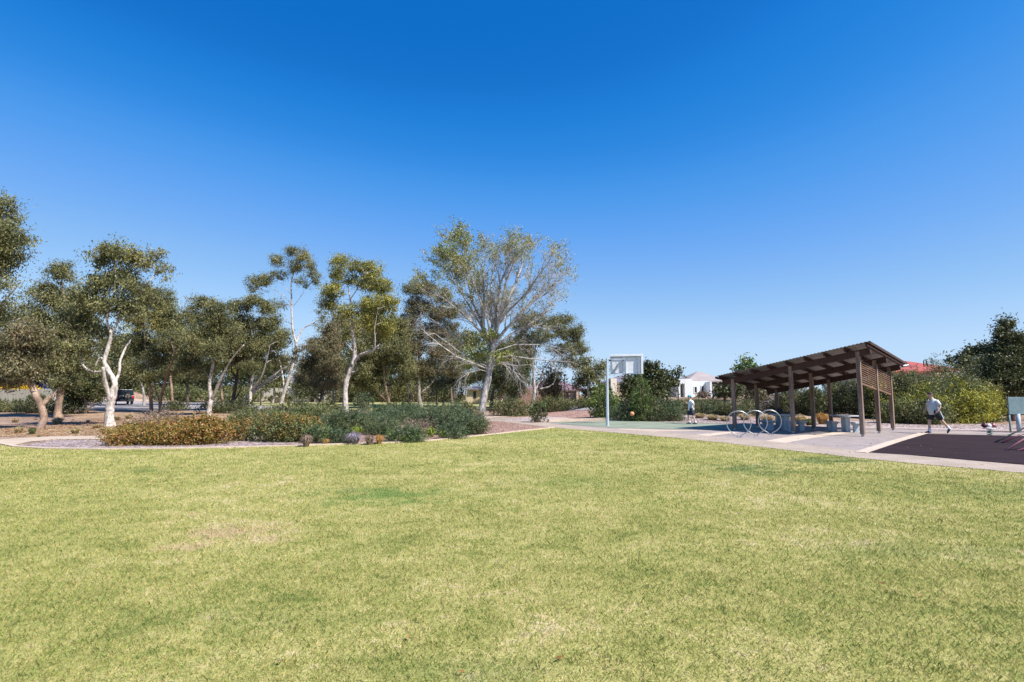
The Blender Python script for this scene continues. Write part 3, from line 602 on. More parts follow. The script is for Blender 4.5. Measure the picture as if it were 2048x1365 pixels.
# the half bare tree: recursive branching
def bare_tree():
    g=G(961,840); D=g.y; s=D/F
    rt=root('poplar_tree',g,'large half bare tree with fan of pale limbs and few leaves','tree')
    def L3(x,y,o=0): return at(x,y,D+o)-g
    mb=MB(); tips=[]
    tp=[(961,840,.30),(965,812,.24),(970,785,.22),(976,760,.21),(981,730,.20),(984,705,.20),(985,688,.22)]
    P=[L3(x,y) for x,y,r in tp];P[0].z-=.15
    PP=[];RR=[]
    for i in range(len(P)-1):
        for k in range(3):
            t=k/3; PP.append(P[i].lerp(P[i+1],t)+Vector((random.uniform(-.02,.02),0,0))); RR.append(tp[i][2]*(1-t)+tp[i+1][2]*t)
    PP.append(P[-1]);RR.append(.17); mb.tube(PP,RR,12)
    def grow(p,d,l,r,lev,up):
        n=4; pts=[p]; q=p.copy(); dd=d.copy()
        for i in range(n):
            dd=(dd+Vector((random.gauss(0,.11),random.gauss(0,.13),random.gauss(0,.08)+up*.09))).normalized(); q=q+dd*l/n; pts.append(q.copy())
        rad=[r*(1-.5*i/n) for i in range(n+1)]
        if lev==0: rad[-1]*=.5
        mb.tube(pts,rad,6 if r>.03 else 4,cap=False)
        if lev<=1: tips.extend(pts[1:])
        if lev==0: return
        k=3 if lev>=3 else random.choice((3,4))
        for j in range(k):
            i=random.choice((1,2,3,4)) if j else 4
            ax=Vector((random.gauss(0,1),random.gauss(0,1),random.gauss(0,1))).normalized()
            nd=(dd+ (ax-ax.project(dd))*random.uniform(.35,.8)).normalized()
            grow(pts[i],nd,l*random.uniform(.58,.85),rad[i]*(.62 if j else .8),lev-1,up)
    limbs=[([(985,690),(972,670),(962,640),(945,605),(935,560)],.13,3.0),([(984,700),(965,668),(968,630),(968,590),(965,540)],.10,0),([(986,690),(990,660),(992,620),(1000,570),(1012,540)],.13,-.5),
      ([(988,690),(996,650),(1010,610),(1030,570),(1045,530)],.12,1.2),([(988,688),(1010,660),(1040,630),(1070,600),(1095,575)],.10,-1),([(990,695),(1020,670),(1055,652),(1080,635),(1098,615)],.08,.8),
      ([(982,690),(984,650),(980,600),(985,550)],.09,1.8),([(980,690),(950,650),(915,620),(885,595)],.08,-1.2),([(983,688),(955,640),(925,590),(905,545)],.08,.6),([(988,690),(1020,650),(1065,600),(1100,560)],.08,1.0),([(986,688),(1000,630),(1012,565),(1028,525)],.09,-1.4),([(986,688),(1000,640),(1050,590),(1085,540)],.09,-2),([(984,690),(975,640),(948,570),(930,520)],.08,-1.8)]
    for pts,r,o in limbs:
        n=len(pts); Q=[L3(x,y,o*(i/(n-1))) for i,(x,y) in enumerate(pts)]
        mb.tube(Q,[r*(1-.55*i/(n-1)) for i in range(n)],8,cap=False)
        for i in range(1,n):
            d=(Q[i]-Q[i-1]).normalized(); rr=r*(1-.55*i/(n-1))
            for j in range(4 if i<n-1 else 5):
                ax=Vector((random.gauss(0,1),random.gauss(0,1),random.gauss(0,.6)))
                nd=(d+(ax-ax.project(d)).normalized()*random.uniform(.3,.75)).normalized()
                grow(Q[i],nd,random.uniform(.8,1.2) if i<n-1 else 1.0,rr*.55,3 if (i<n-1 and j) else 3,.6)
    # low drooping dead branches
    low=[([(978,740),(950,728),(915,715),(880,690),(850,665)],.06,-1.5),([(978,735),(940,720),(900,690),(870,668)],.05,-.3),([(984,720),(1020,712),(1060,718),(1100,722),(1130,724)],.055,-1.5),([(984,725),(1010,730),(1030,745),(1040,760)],.04,-1),([(985,705),(1030,690),(1080,690),(1110,700)],.05,-.6),
         ([(982,730),(1000,725),(1025,732),(1060,730)],.04,-2),([(980,715),(930,690),(880,650),(850,630)],.05,1),([(980,745),(960,740),(940,745),(920,758)],.03,-1)]
    keep=len(tips)
    for pts,r,o in low:
        n=len(pts); Q=[L3(x,y,o*(i/(n-1))) for i,(x,y) in enumerate(pts)]
        mb.tube(Q,[r*(1-.6*i/(n-1)) for i in range(n)],6,cap=False)
        for i in range(1,n):
            d=(Q[i]-Q[i-1]).normalized()
            for j in range(4):
                ax=Vector((random.gauss(0,1),random.gauss(0,1),random.gauss(-.2,.8)))
                nd=(d*.8+(ax-ax.project(d)).normalized()*random.uniform(.4,.9)).normalized()
                grow(Q[i],nd,random.uniform(.6,.95),.016,2,-.6)
    up=np.array([tuple(t) for t in tips[:keep]])
    mb.build('trunk',BARK_p,rt,sm=True)
    # leaves: dense at upper left, sparse elsewhere
    xc=L3(1000,560).x; cx=(up[:,0]-L3(985,0).x); zt=L3(985,455).z
    pr=.07+.75*smooth(.4,-2.4,up[:,0]-L3(975,600).x)*smooth(L3(985,620).z,L3(985,520).z,up[:,2])+.24*smooth(L3(985,560).z,L3(985,480).z,up[:,2])
    k=RNG.uniform(0,1,len(up))<pr*.75
    V=leaves(up[k],4,.10,.10,.07,.35)
    # denser green skirt low on the trunk
    c2=np.concatenate([ell(60,L3(955,700),(1.0,.8,.6)),ell(45,L3(1000,715),(1.0,.8,.5)),ell(40,L3(975,672),(.9,.8,.35)),ell(30,L3(935,728),(.7,.6,.4))])
    V2=leaves(c2,26,.16,.12,.08,.3)
    fast('crown',np.concatenate([V,V2]),4,L_pop,rt)
    tw=leaves(up[RNG.uniform(0,1,len(up))<.33],1,.09,.30,.010,-.45); fast('twigs',tw,4,mat('twig_bark',[(.34,.28,.24),(.50,.43,.38)],6,3,.85),rt)
    return rt
bare_tree()
tree('gum_tree','spreading gum tree with pale forked trunk right of the half bare tree',(1062,818),
 [[(1062,818,.19),(1066,800,.16),(1069,785,.16),(1068,765,.13),(1067,745,.11),(1066,722,.09),(1072,690,.06),(1078,660,.04)],[(1068,782,.11),(1076,770,.10),(1083,752,.09),(1087,738,.07),(1098,725,.05),(1112,712,.03)],
  [(1070,783,.08),(1083,778,.08),(1098,774,.07),(1107,768,.06)],[(1080,776,.06),(1092,757,.05),(1105,745,.045),(1118,740,.03),(1128,746,.02)],[(1067,770,.05),(1058,755,.04),(1052,735,.03)]],
 [(1065,640,26,18),(1100,645,26,18),(1130,640,22,14),(1150,665,22,22),(1120,665,30,20,.8),(1080,675,28,20),(1160,695,20,22),(1135,700,26,20),(1050,675,20,22,.8),(1105,700,18,14,.5),(1150,725,20,14),(1045,720,18,22,.7),(1040,650,20,20,.7),(1130,725,16,12,.7),(1120,750,12,8,.4)],L_gum,BARK_p,dens=1.15,group=GG)
tree('gum_tree','dark leaning gum tree just behind the half bare tree trunk',(1003,822),
 [[(993,826,.15),(998,806,.14),(1001,795,.15),(1003,780,.11),(1004,760,.09),(1002,730,.05)],[(1002,785,.06),(1012,770,.05),(1020,750,.03)]],
 [(1000,745,30,20),(1030,755,28,22),(1020,720,34,26),(985,760,22,16),(1035,785,20,18),(1010,775,26,14),(1045,740,20,24)],L_dark,BARK_o,dens=1.25,group=GG)
tree('gum_tree','dark trunked tree in the shade behind the half bare tree',(982,815),
 [[(982,815,.17),(985,790,.15),(990,770,.12),(995,740,.06)]],[(975,740,28,20),(1000,700,28,22),(955,755,22,18),(960,720,24,20)],L_olive,BARK_d,dens=1.1,group=GG)
for i,(bx,by,ce,lab,lm,bk) in enumerate([
 ((873),812,[(870,760,26,18),(860,740,22,18),(885,745,24,20),(868,780,16,12,.6)],'grey green tree with dark straight trunk in the row behind the bed',L_grey,BARK_d),
 ((887),814,[(895,765,28,16),(905,745,24,18),(880,770,20,14),(915,760,18,14)],'grey green tree with stout dark trunk next to the small pale trunked tree',L_grey,BARK_d),
 ((931),806,[(930,765,20,14),(922,752,16,12),(940,755,16,12),(918,770,10,8)],'small pale trunked tree on the far lawn left of the cream shed',L_shgreen,BARK_w),
 ((1175),804,[(1175,745,26,18),(1160,765,20,18),(1190,755,22,20),(1200,735,16,16),(1172,725,18,12)],'young gum tree with thin white trunk left of the basketball pole',L_gum,BARK_w),
 ((521),812,[(520,760,14,10,.6),(530,775,12,12,.6),(515,745,16,10,.6)],'orange trunked tree on the far lawn behind the diagonal trunk',L_olive,BARK_o),
 ((740),806,[(735,770,20,16),(755,755,24,18),(720,755,20,18)],'slim dark tree behind the curving white gum',L_olive,BARK_d)]):
    h=[q for q in ce][0]
    tree('park_tree',lab,(bx,by),[[(bx,by,.13 if bk is BARK_d else .09),(bx+1,by-22,.10 if bk is BARK_d else .07),(h[0],h[1],.04)]],ce,lm,bk,dens=1.1,leaf=(.2,.08),droop=.3)
# background trees behind the row
bgl=[(30,812,[(20,735,50,36),(70,715,48,40),(-30,720,50,40),(50,755,30,14)],'dark tree behind the paling fence at far left',L_gum,66),
 (230,800,[(235,735,46,30),(190,740,34,28),(275,740,40,26),(230,700,44,26)],'broad dark tree beyond the road behind the dark car',L_dark,82),
 (380,803,[(380,755,42,24),(340,750,36,26),(410,745,34,26),(375,715,44,28)],'round dark tree beyond the road left of the blue roofed house',L_dark,84),
 (500,800,[(505,745,34,22),(480,730,30,24),(535,735,28,22)],'dark tree hiding the right end of the blue roofed house',L_dark,82),
 (625,801,[(640,745,46,26),(600,770,20,12),(680,740,36,26),(640,700,38,24,.8),(670,690,26,20)],'dark tree behind the far lawn beside the white gable house',L_dark,80),
 (720,802,[(715,750,36,30),(760,760,40,24),(740,715,40,26)],'tall dark tree standing beyond the far lawn',L_dark,84),
 (850,803,[(850,765,40,22),(810,765,32,22),(890,765,34,20),(860,735,40,20)],'bushy tree beyond the far lawn behind the grey trees',L_dark,84),
 (1020,803,[(1015,765,30,18),(985,770,22,16),(1050,765,18,14)],'light green tree beside the white carport',L_shgreen,75),
 (1108,800,[(1105,765,20,20),(1100,745,16,16),(1092,775,14,14)],'dark conical gum in front of the purple roofed house',L_gumB,56)]
for bx,by,bl,lab,lm,d in bgl:
    bl=bl+[(b_[0]+random.uniform(-10,10),min(788,b_[1]+30),b_[2]*1.05,b_[3]*.75) for b_ in bl]
    tree('background_tree',lab,(bx,by),[[(bx,by,.2),(bx,by-25,.15),(bl[0][0],bl[0][1],.08)]],bl,lm,BARK_d,d=d,leaf=(.3,.12),dens=.55,sig=.5,droop=.3,depthk=.8)
# dark fig-like trees right of the backboard
tree('broad_leaf_tree','dark glossy tree right behind the basketball backboard',(1290,822),[[(1290,822,.14),(1288,800,.12),(1285,770,.08),(1290,745,.05)]],
 [(1285,742,24,18),(1305,735,20,14),(1265,765,22,20),(1300,765,28,20),(1320,750,18,12),(1250,780,14,18),(1315,785,22,22),(1280,790,28,20)],L_dark,BARK_d,d=38,leaf=(.2,.11),dens=1.4,droop=.1)
tree('broad_leaf_tree','dark ragged tree between the backboard and the white house',(1333,822),[[(1333,818,.10),(1335,795,.09),(1337,770,.06),(1345,750,.04)]],
 [(1335,765,22,14),(1355,748,14,8),(1322,755,16,12),(1350,765,16,10),(1335,783,18,10,.7),(1310,770,14,14)],L_dark,BARK_d,d=40,leaf=(.2,.11),dens=1.25,droop=.1)
shrub('conifer_shrub','upright bright green conifer shrub below the backboard',1284,838,48,752,L_bright,leaf=(.16,.03),dens=1.1,lumps=12,droop=-.6,sig=.16,d=33.5,asp=1.0,mat2=L_dark)
shrub('round_shrub','round dark green shrub left of the basketball pole',1208,822,66,766,L_bright,leaf=(.14,.07),dens=1.2,lumps=12,sig=.2,droop=.2,d=36,asp=.9,mat2=L_dark)
tree('leafy_tree','light green tree showing above the shelter roof',(1492,805),[[(1492,805,.12),(1492,770,.09),(1492,735,.05)]],
 [(1492,722,13,10),(1482,738,18,12),(1502,738,14,12),(1490,760,28,18),(1480,778,22,12)],L_bright,BARK_g,d=48,leaf=(.26,.14),dens=1.2,droop=.1)
tree('leafy_tree','dark green tree at the left end of the shelter',(1448,808),[[(1448,808,.12),(1450,785,.09),(1455,765,.05)]],
 [(1450,775,20,16),(1468,772,18,16),(1440,788,14,10),(1470,790,20,14)],L_dark,BARK_d,d=42,leaf=(.2,.11),dens=1.2,droop=.1)
tree('flowering_tree','small tree with rusty blossom seen under the shelter roof',(1508,818),[[(1508,818,.09),(1508,795,.07),(1508,780,.04)]],
 [(1505,780,20,14),(1525,785,14,12),(1500,795,20,10)],L_gumB,BARK_d,d=40,leaf=(.18,.09),dens=1.2,droop=.1)
tree('conifer_tree','tall dark conifer at the right edge of the photo',(2020,830),[[(2020,830,.2),(2020,740,.14),(2018,660,.06)]],
 [(2014,648,12,18),(2008,672,20,16),(2030,680,20,18),(2000,700,26,20),(2035,712,30,22),(2010,730,38,20),(2050,740,34,26),(1990,728,18,18),(2045,690,18,26),(2070,720,34,40),(2030,765,40,26),(1995,755,26,22),(2065,775,36,26)],L_dark,BARK_d,d=34,leaf=(.18,.07),dens=2.6,droop=-.4,sig=.2)
tree('broad_leaf_tree','dark leafy tree in front of the red roof left of the conifer',(1945,820),[[(1945,820,.15),(1938,760,.1),(1940,720,.05)]],
 [(1948,702,24,12),(1925,712,20,10),(1968,700,22,14),(1945,728,38,14),(1903,722,12,7),(1978,730,26,22)],L_dark,BARK_d,d=42,leaf=(.22,.12),dens=1.4,droop=.1)
# ------------------------------------------------------------ shrubs of the big garden bed
B=shrub
B('groundcover_shrub','low rust orange and green shrub at the left of the bed',290,893,170,848,L_rust,leaf=(.07,.04),lumps=18,asp=.55,dens=1.5)
B('groundcover_shrub','rust and lime shrub right of the first orange shrub',395,892,150,832,L_rust,leaf=(.07,.04),lumps=16,asp=.65,dens=1.5)
B('groundcover_shrub','thin rusty olive shrub joining the orange and the dark olive shrubs',478,884,80,842,L_rust,leaf=(.07,.03),lumps=10,asp=.7,dens=1.0,mat2=L_olive)
B('groundcover_shrub','faded straw coloured shrub behind the orange shrubs',320,868,150,826,L_dead,leaf=(.08,.03),lumps=12,asp=.5,dens=1.0,mat2=L_rust)
B('spreading_shrub','dark olive shrub in front of the diagonal trunk',520,868,150,818,L_shgreen,leaf=(.07,.04),lumps=16,dens=1.4,mat2=L_olive)
B('spreading_shrub','broad leafy green shrub near the middle of the bed',575,886,150,828,L_shgreen,leaf=(.07,.04),lumps=18,asp=.6,dens=1.5,mat2=L_rust)
B('spreading_shrub','green and brown shrub below the tall white gum',625,862,130,812,L_shgreen,leaf=(.07,.04),lumps=15,asp=.6,dens=1.4,mat2=L_olive)
B('rosemary_shrub','blue green feathery shrub at the base of the curving white gum',705,868,150,818,L_rose,leaf=(.12,.022),lumps=15,asp=.6,dens=1.6,droop=-.6,mat2=L_shgreen)
B('rosemary_shrub','grey green spiky shrub behind the bare brown patch of the bed',800,852,150,808,L_rose,leaf=(.12,.022),lumps=15,asp=.6,dens=1.6,droop=-.6)
B('rosemary_shrub','grey green feathery shrub left of the half bare tree trunk',885,856,130,808,L_rose,leaf=(.12,.022),lumps=15,asp=.6,dens=1.7,droop=-.6)
B('rosemary_shrub','deep green low shrub ending the bed below the half bare tree',925,871,120,822,L_rose,leaf=(.12,.022),lumps=16,asp=.6,dens=1.7,droop=-.6,mat2=L_dark)
B('rosemary_shrub','bluish green low shrub at the kerb between purple and orange plants',640,888,62,850,L_rose,leaf=(.10,.02),lumps=10,dens=1.6,droop=-.6,mat2=L_bright)
B('rosemary_shrub','small teal green shrub at the kerb right of the leafy shrub',678,888,56,858,L_rose,leaf=(.10,.02),lumps=10,dens=1.6,droop=-.6)
B('rosemary_shrub','dark green mound at the kerb right of the orange plant',815,887,86,853,L_rose,leaf=(.10,.02),lumps=12,dens=1.6,droop=-.6,mat2=L_bright)
B('rosemary_shrub','green shrub behind the yellow strappy plants',762,872,80,832,L_rose,leaf=(.10,.02),lumps=12,dens=1.5,droop=-.5,mat2=L_shgreen)
B('groundcover_shrub','dry brown shrub in the bare middle of the grey green shrubs',845,870,90,838,L_dead,leaf=(.07,.02),lumps=9,dens=.9,mat2=L_olive)
B('rosemary_shrub','dark green shrub at the right of the strappy clumps',905,880,60,848,L_rose,leaf=(.10,.02),lumps=10,dens=1.5,droop=-.5)
tuft('grass_clump','brown dead grass clump at the kerb below the leafy shrub',612,896,34,862,L_dead,420,.010)
tuft('grass_clump','lavender grey grass clump at the kerb',708,891,48,858,L_lav,600,.010)
tuft('grass_clump','brown and purple grass clump left of the orange one',738,892,34,865,L_dead,420,.010)
tuft('grass_clump','bright orange grass clump at the kerb',758,890,26,864,L_orange,320,.010)
tuft('grass_clump','small orange grass clump right of the brown one at the kerb',652,891,22,874,L_orange,200,.009)
tuft('strappy_plant','lime yellow strappy plant above the lavender clump',712,872,36,848,L_strap,260,.014,cat='plant')
tuft('strappy_plant','bright yellow strappy plant left of the dark green mound',785,884,32,856,L_strap,260,.014,cat='plant')
tuft('strappy_plant','yellow strappy plant right of the dark green mound',862,876,34,850,L_strap,240,.014,cat='plant')
tuft('strappy_plant','yellow strappy plant beside the dark green shrub near the kerb',886,880,30,855,L_strap,220,.014,cat='plant')
tuft('strappy_plant','yellow strappy plant in front of the dry brown shrub',835,868,26,850,L_strap,160,.014,cat='plant')
tuft('grass_clump','tan grass clump in front of the lopped gum tree',36,868,30,850,L_straw,300,.012)
tuft('grass_clump','green grass clump right of the tan one under the lopped gum',64,870,24,853,L_shgreen,260,.012)
tuft('grass_clump','yellowish tan grass clump left of the white barked gum',150,869,30,852,L_straw,320,.012)
o_=tuft('grass_clump','straw coloured grass clump in the bare earth under the gum trees',30,846,26,834,L_straw,220,.012,'straw clumps under the gum trees')
for (x_,y_) in ((8,862),(95,848),(130,858),(118,872),(168,846),(185,868),(265,838),(280,850),(340,846),(370,838),(395,846),(60,840),(150,842),(235,842),(500,852),(520,846),(455,852),(560,842)):
    c2=o_.copy(); COL.objects.link(c2); g=G(x_,y_); c2.location=g; k_=random.choice((.45,.6,.9,1.3,1.7))*random.uniform(.8,1.2); c2.location.x+=random.uniform(-.8,.8); c2.location.y+=random.uniform(-.8,.8); c2.scale=(k_,k_,k_*random.uniform(.5,1.0)); c2.rotation_euler=(0,0,random.uniform(0,6))
tuft('grass_clump','straw grass clump at the foot of the white barked gum',196,858,40,846,L_straw,360,.012)
tuft('grass_clump','straw grass clump right of the foot of the white barked gum',246,860,34,846,L_straw,320,.012)
tuft('grass_clump','dry grass clump behind the V forked pale trunk',470,842,50,826,L_straw,380,.014)
tuft('grass_clump','dry grass clump left of the small round bush',1050,832,44,822,L_straw,260,.012)
# mid and background shrubs
B('hedge','clipped green hedge in front of the paling fence at far left',10,828,150,800,L_olive,leaf=(.12,.05),lumps=12,asp=.35,sig=.18,d=47,cat='hedge',mat2=L_shgreen)
B('shrub','dark shaded shrub between the lopped and brown trunks',75,828,90,792,L_dark,leaf=(.14,.06),lumps=10,sig=.2,d=45)
B('shrub','dark shrub at the foot of the thick brown trunk',135,826,60,798,L_dark,leaf=(.14,.06),lumps=8,sig=.2,d=44)
B('shrub','dark low shrub right of the twin orange trunks',350,824,60,805,L_dark,leaf=(.12,.05),lumps=8,d=49,sig=.18)
B('shrub','dark low shrub behind the V forked pale trunk',435,826,80,802,L_dark,leaf=(.12,.05),lumps=9,d=45,sig=.18)
B('shrub','dark low shrub behind the sawn limb trunk',485,826,60,800,L_dark,leaf=(.12,.05),lumps=9,d=45,sig=.18)
B('shrub','dark low shrub behind the tallest white gum',590,822,90,805,L_dark,leaf=(.12,.05),lumps=9,d=44,sig=.18)
B('shrub','brownish low shrub left of the curving white gum',655,820,70,804,L_olive,leaf=(.12,.05),lumps=9,d=43,sig=.18)
B('shrub','blue green bush on the far lawn right of the curving white gum',728,815,40,788,L_rose,leaf=(.14,.05),lumps=9,d=50,sig=.2)
B('shrub','yellow green low shrub in front of the far lawn',800,818,100,806,L_shgreen,leaf=(.12,.05),lumps=9,d=44,sig=.18)
B('shrub','dark shrub in the shade left of the half bare tree trunk',925,826,80,806,L_olive,leaf=(.10,.04),lumps=9,d=34,sig=.15,mat2=L_dead)
B('hedge','low hedge along the road behind the leaning gum trunk',1022,822,90,797,L_olive,leaf=(.12,.05),lumps=12,asp=.5,sig=.17,d=41,cat='hedge',mat2=L_shgreen)
B('hedge','low green hedge in front of the purple roofed house garage',1110,812,110,794,L_shgreen,leaf=(.12,.05),lumps=12,asp=.4,sig=.17,d=47,cat='hedge',mat2=L_olive)
B('hedge','low green hedge below the thin white trunked young gum',1180,812,90,795,L_shgreen,leaf=(.12,.05),lumps=12,asp=.4,sig=.17,d=46,cat='hedge',mat2=L_olive)
B('round_shrub','small round dark green bush by the gravel right of the path',1075,834,36,808,L_dark,leaf=(.09,.06),lumps=9,d=33,sig=.13,asp=.9,mat2=L_bright)
B('shrub','green shrub between the round shrub and the conifer shrub',1245,822,60,788,L_shgreen,leaf=(.12,.05),lumps=9,d=40,sig=.18)
B('rosemary_shrub','low dark green shrub at the court edge behind the orange ball',1265,843,90,806,L_rose,leaf=(.13,.025),lumps=14,asp=.6,dens=1.6,droop=-.5,sig=.14,mat2=L_dark)
B('rosemary_shrub','sprawling shrub right of the conifer shrub',1330,838,90,800,L_rose,leaf=(.13,.025),lumps=14,asp=.6,dens=1.5,droop=-.5,sig=.14,mat2=L_olive,d=33.5)
for i,(x,yb,w_,yt,d,l) in enumerate([(1355,828,90,803,38,'olive shrub behind the boy on the court'),(1425,826,90,801,38,'olive shrub below the white house garage'),(1480,828,90,800,37,'olive shrub behind the left shelter posts'),
   (1300,824,80,793,40,'olive shrub behind the conifer shrub'),(1395,818,100,799,44,'dark shrub directly below the white house windows')]):
    B('spreading_shrub',l,x,yb,w_,yt,L_olive,leaf=(.13,.03),lumps=12,asp=.5,dens=1.4,droop=-.3,sig=.16,d=d,mat2=L_rose)
B('shrub','rosy shrub in front of the white house window',1405,802,20,784,L_dead,leaf=(.16,.06),lumps=6,d=52,sig=.2,mat2=L_olive)
for i,(x,yb,w_,yt,d,l,m1,m2) in enumerate([
   (1545,832,70,786,40,'grey mauve shrub seen between the back left shelter posts',L_olive,L_lav),
   (1600,838,90,762,38,'tall dark shrub behind the middle of the shelter',L_olive,L_shgreen),
   (1655,840,90,752,37,'tall green shrub behind the back right shelter post',L_shgreen,L_dark),
   (1715,842,90,758,36,'dark shrub behind the right shelter post',L_dark,L_olive),
   (1770,846,100,735,35,'mixed green shrub behind the slatted screen',L_olive,L_yel),
   (1825,848,110,742,34.5,'large olive shrub left of the walking man',L_olive,L_shgreen),
   (1800,851,80,795,31.5,'small yellow green shrub at the bank edge below the screen',L_shgreen,L_yel),
   (1910,845,150,724,37,'huge olive shrub above the yellow shrub',L_olive,L_shgreen),
   (1975,842,140,722,37,'dark olive shrub behind the yellow shrub on the right',L_olive,L_dark),
   (2040,838,110,750,38,'dark shrub behind the play panel',L_dark,L_olive),
   (1900,852,170,752,31.5,'bright golden yellow shrub behind the walking man',L_yel,L_shgreen),
   (1965,850,120,765,32.5,'golden shrub left of the play panel',L_yel,L_olive),
   (1860,853,90,800,30.5,'low olive shrub at the feet of the golden shrub',L_olive,L_shgreen)]):
    B('shrub',l,x,yb,w_,yt,m1,leaf=(.13,.045),lumps=14,asp=.6,dens=1.35,droop=-.1,sig=.17,d=d,mat2=m2)
for x,yb,w_,yt,l,m_ in [(1425,842,50,826,'straw coloured grass clump right of the boy',L_straw),(1450,844,44,830,'dry grass clump left of the first shelter post',L_straw),(1490,842,44,824,'olive straw grass clump behind the first hoop',L_straw),
    (1535,846,46,826,'straw grass clump between the left shelter posts',L_straw),(1600,850,50,824,'tan grass clump behind the tables',L_straw),(1645,850,46,820,'orange rust grass clump behind the tables',L_orange),(1620,852,40,834,'green and tan grass clump in the shelter background',L_shgreen),(1400,838,40,824,'pale grass clump just behind the boy legs',L_straw)]:
    tuft('grass_clump',l,x,yb,w_,yt,m_,500,.014)
# ------------------------------------------------------------ picnic shelter
M_post=mat('post_timber',[(0.11,0.07,0.05),(0.2,0.135,0.1),(0.3,0.22,0.17)],5,6,.85,fine=(40,.2),bump=(30,.006),stretch=(1,1,.15))
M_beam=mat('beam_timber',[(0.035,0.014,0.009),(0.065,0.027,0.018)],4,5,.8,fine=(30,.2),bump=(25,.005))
M_slat=mat('slat_timber',[(0.13,0.065,0.042),(0.2,0.105,0.065)],5,5,.8,fine=(30,.2))
M_roof=mat('roof_steel',[(0.19,0.175,0.15),(0.24,0.22,0.19)],2,4,.5,fine=(10,.06),metal=.1)
M_galv=mat('galvanised_steel',[(0.3,0.32,0.33),(0.42,0.44,0.45)],8,4,.38,metal=.75)
N0=Vector((13.842,21.961,0));Lv=Vector((-1.716,2.002,0));Wv=Vector((1.96,1.975,0))
pz=lambda a,b:3.353-.489*a-.219*b
def SP(a,b,z): q=N0+Lv*a+Wv*b; q.z=z; return q
sh=root('picnic_shelter',N0+Lv+Wv,'open timber picnic shelter with sloping metal roof and slatted end screen','shelter'); o0=sh.location.copy()
Q=lambda a,b,z: SP(a,b,z)-o0
for a in range(3):
    for b in range(3):
        mb=MB(); mb.bar(Q(a,b,.10),Q(a,b,pz(a,b)+.02),.15,.15,up=Lv); mb.build('post',M_post,sh,bevel=.008)
        mb=MB(); mb.bar(Q(a,b,-.05),Q(a,b,.10),.09,.09,up=Lv); mb.build('post_foot',M_galv,sh)
A0,A1,B0,B1=-.20,2.24,-.17,2.36
for b in range(3):
    mb=MB(); mb.bar(Q(A0+.03,b,pz(A0+.03,b)-.06),Q(A1-.05,b,pz(A1-.05,b)-.06),.11,.26); mb.build('beam',M_beam,sh,bevel=.006)
for k in range(9):
    a=A0+.05+(A1-A0-.1)*k/8
    mb=MB(); mb.bar(Q(a,B0+.03,pz(a,B0)+.135),Q(a,B1-.03,pz(a,B1)+.135),.07,.15); mb.build('rafter',M_beam,sh,bevel=.004)
mb=MB(); NR=90; v=[];f=[]
for i in range(NR+1):
    a=A0+(A1-A0)*i/NR; cz=.012*math.cos(i*math.pi)
    for b,zo in ((B0,.225),(B1,.225),(B1,.238),(B0,.238)):
        q=Q(a,b,pz(a,b)+zo+cz); v.append(q)
for i in range(NR):
    for k in range(4): k2=(k+1)%4; f.append((i*4+k,i*4+k2,i*4+4+k2,i*4+4+k))
mb.add(v,f); mb.build('roof_sheet',M_roof,sh)
mb=MB(); e=lambda a,b,z:Q(a,b,pz(a,b)+z)
mb.bar(e(A0-.012,B0,.17),e(A0-.012,B1,.17),.025,.10); mb.bar(e(A0,B1+.012,.19),e(A1,B1+.012,.19),.03,.08); mb.bar(e(A1+.012,B0,.17),e(A1+.012,B1,.17),.025,.10)
mb.build('roof_fascia',M_beam,sh)
mb=MB(); mb.tube([e(A0-.03,B1+.05,.12),e(A1+.03,B1+.05,.12)],.05,8); mb.build('gutter',M_galv,sh,sm=True)
# slatted screen between the posts of the right hand end
for b in range(2):
    mb=MB()
    for side in (b+.06,b+.5,b+.94): mb.bar(Q(0,side,pz(0,side)-1.22),Q(0,side,pz(0,side)-.30),.05,.06,up=Wv)
    mb.bar(Q(0,b+.04,pz(0,b)-1.24),Q(0,b+.96,pz(0,b+1)-1.24),.06,.07)
    mb.build('screen_frame',M_slat,sh)
    mb=MB()
    for k in range(10):
        z=-1.14+k*.088; mb.bar(Q(-.012,b+.05,pz(0,b)+z),Q(-.012,b+.95,pz(0,b+1)+z),.018,.030)
    mb.build('slat_panel',M_slat,sh)
# tables and benches
M_slab=mat('concrete_slab',[(.36,.36,.36),(.48,.48,.48)],4,5,.85,fine=(30,.1),bump=(40,.003))
M_ped=mat('blue_grey_paint',[(.30,.36,.40),(.38,.45,.49)],3,4,.6,fine=(12,.08))
def table_like(name,label,cat,c,ang,L_,W_,H_,ped,pw_,pd,group,M2=None):
    r=root(name,c,label,cat,group,rz=ang)
    MB().box(-L_/2,L_/2,-W_/2,W_/2,H_-.06,H_).build('table_top' if cat=='table' else 'seat',M_slab,r,bevel=.012)
    for sx in ped:
        mb=MB(); mb.box(sx-pw_/2,sx+pw_/2,-pd/2,pd/2,-.02,H_-.062); mb.box(sx-pw_*.8,sx+pw_*.8,-pd*.7,pd*.7,H_-.12,H_-.0625); mb.build('leg',M2 or M_ped,r,bevel=.01)
    return r
ang=math.atan2(Lv.y,Lv.x)
tA=at(1692,864,24.6);tA.z=.016; tB=at(1566,862,26.0);tB.z=.016
wn=Wv.normalized(); ln=Lv.normalized()
table_like('picnic_table','slab topped picnic table on two posts at the sunny end of the shelter','table',tA,ang-.7,1.15,.75,.74,(-.14,.14),.10,.18,'tables under the shelter')
table_like('picnic_table','wide slab picnic table in the shaded half with a black bag on it','table',tB,ang-.7,1.25,.8,.74,(-.28,.28),.24,.3,'tables under the shelter')
BG='benches under the shelter'
table_like('bench','concrete bench left of the sunny picnic table','bench',Vector((at(1664,862,25.2).x,25.2,.016)),ang-.75,.75,.34,.44,(-.2,.2),.13,.2,BG)
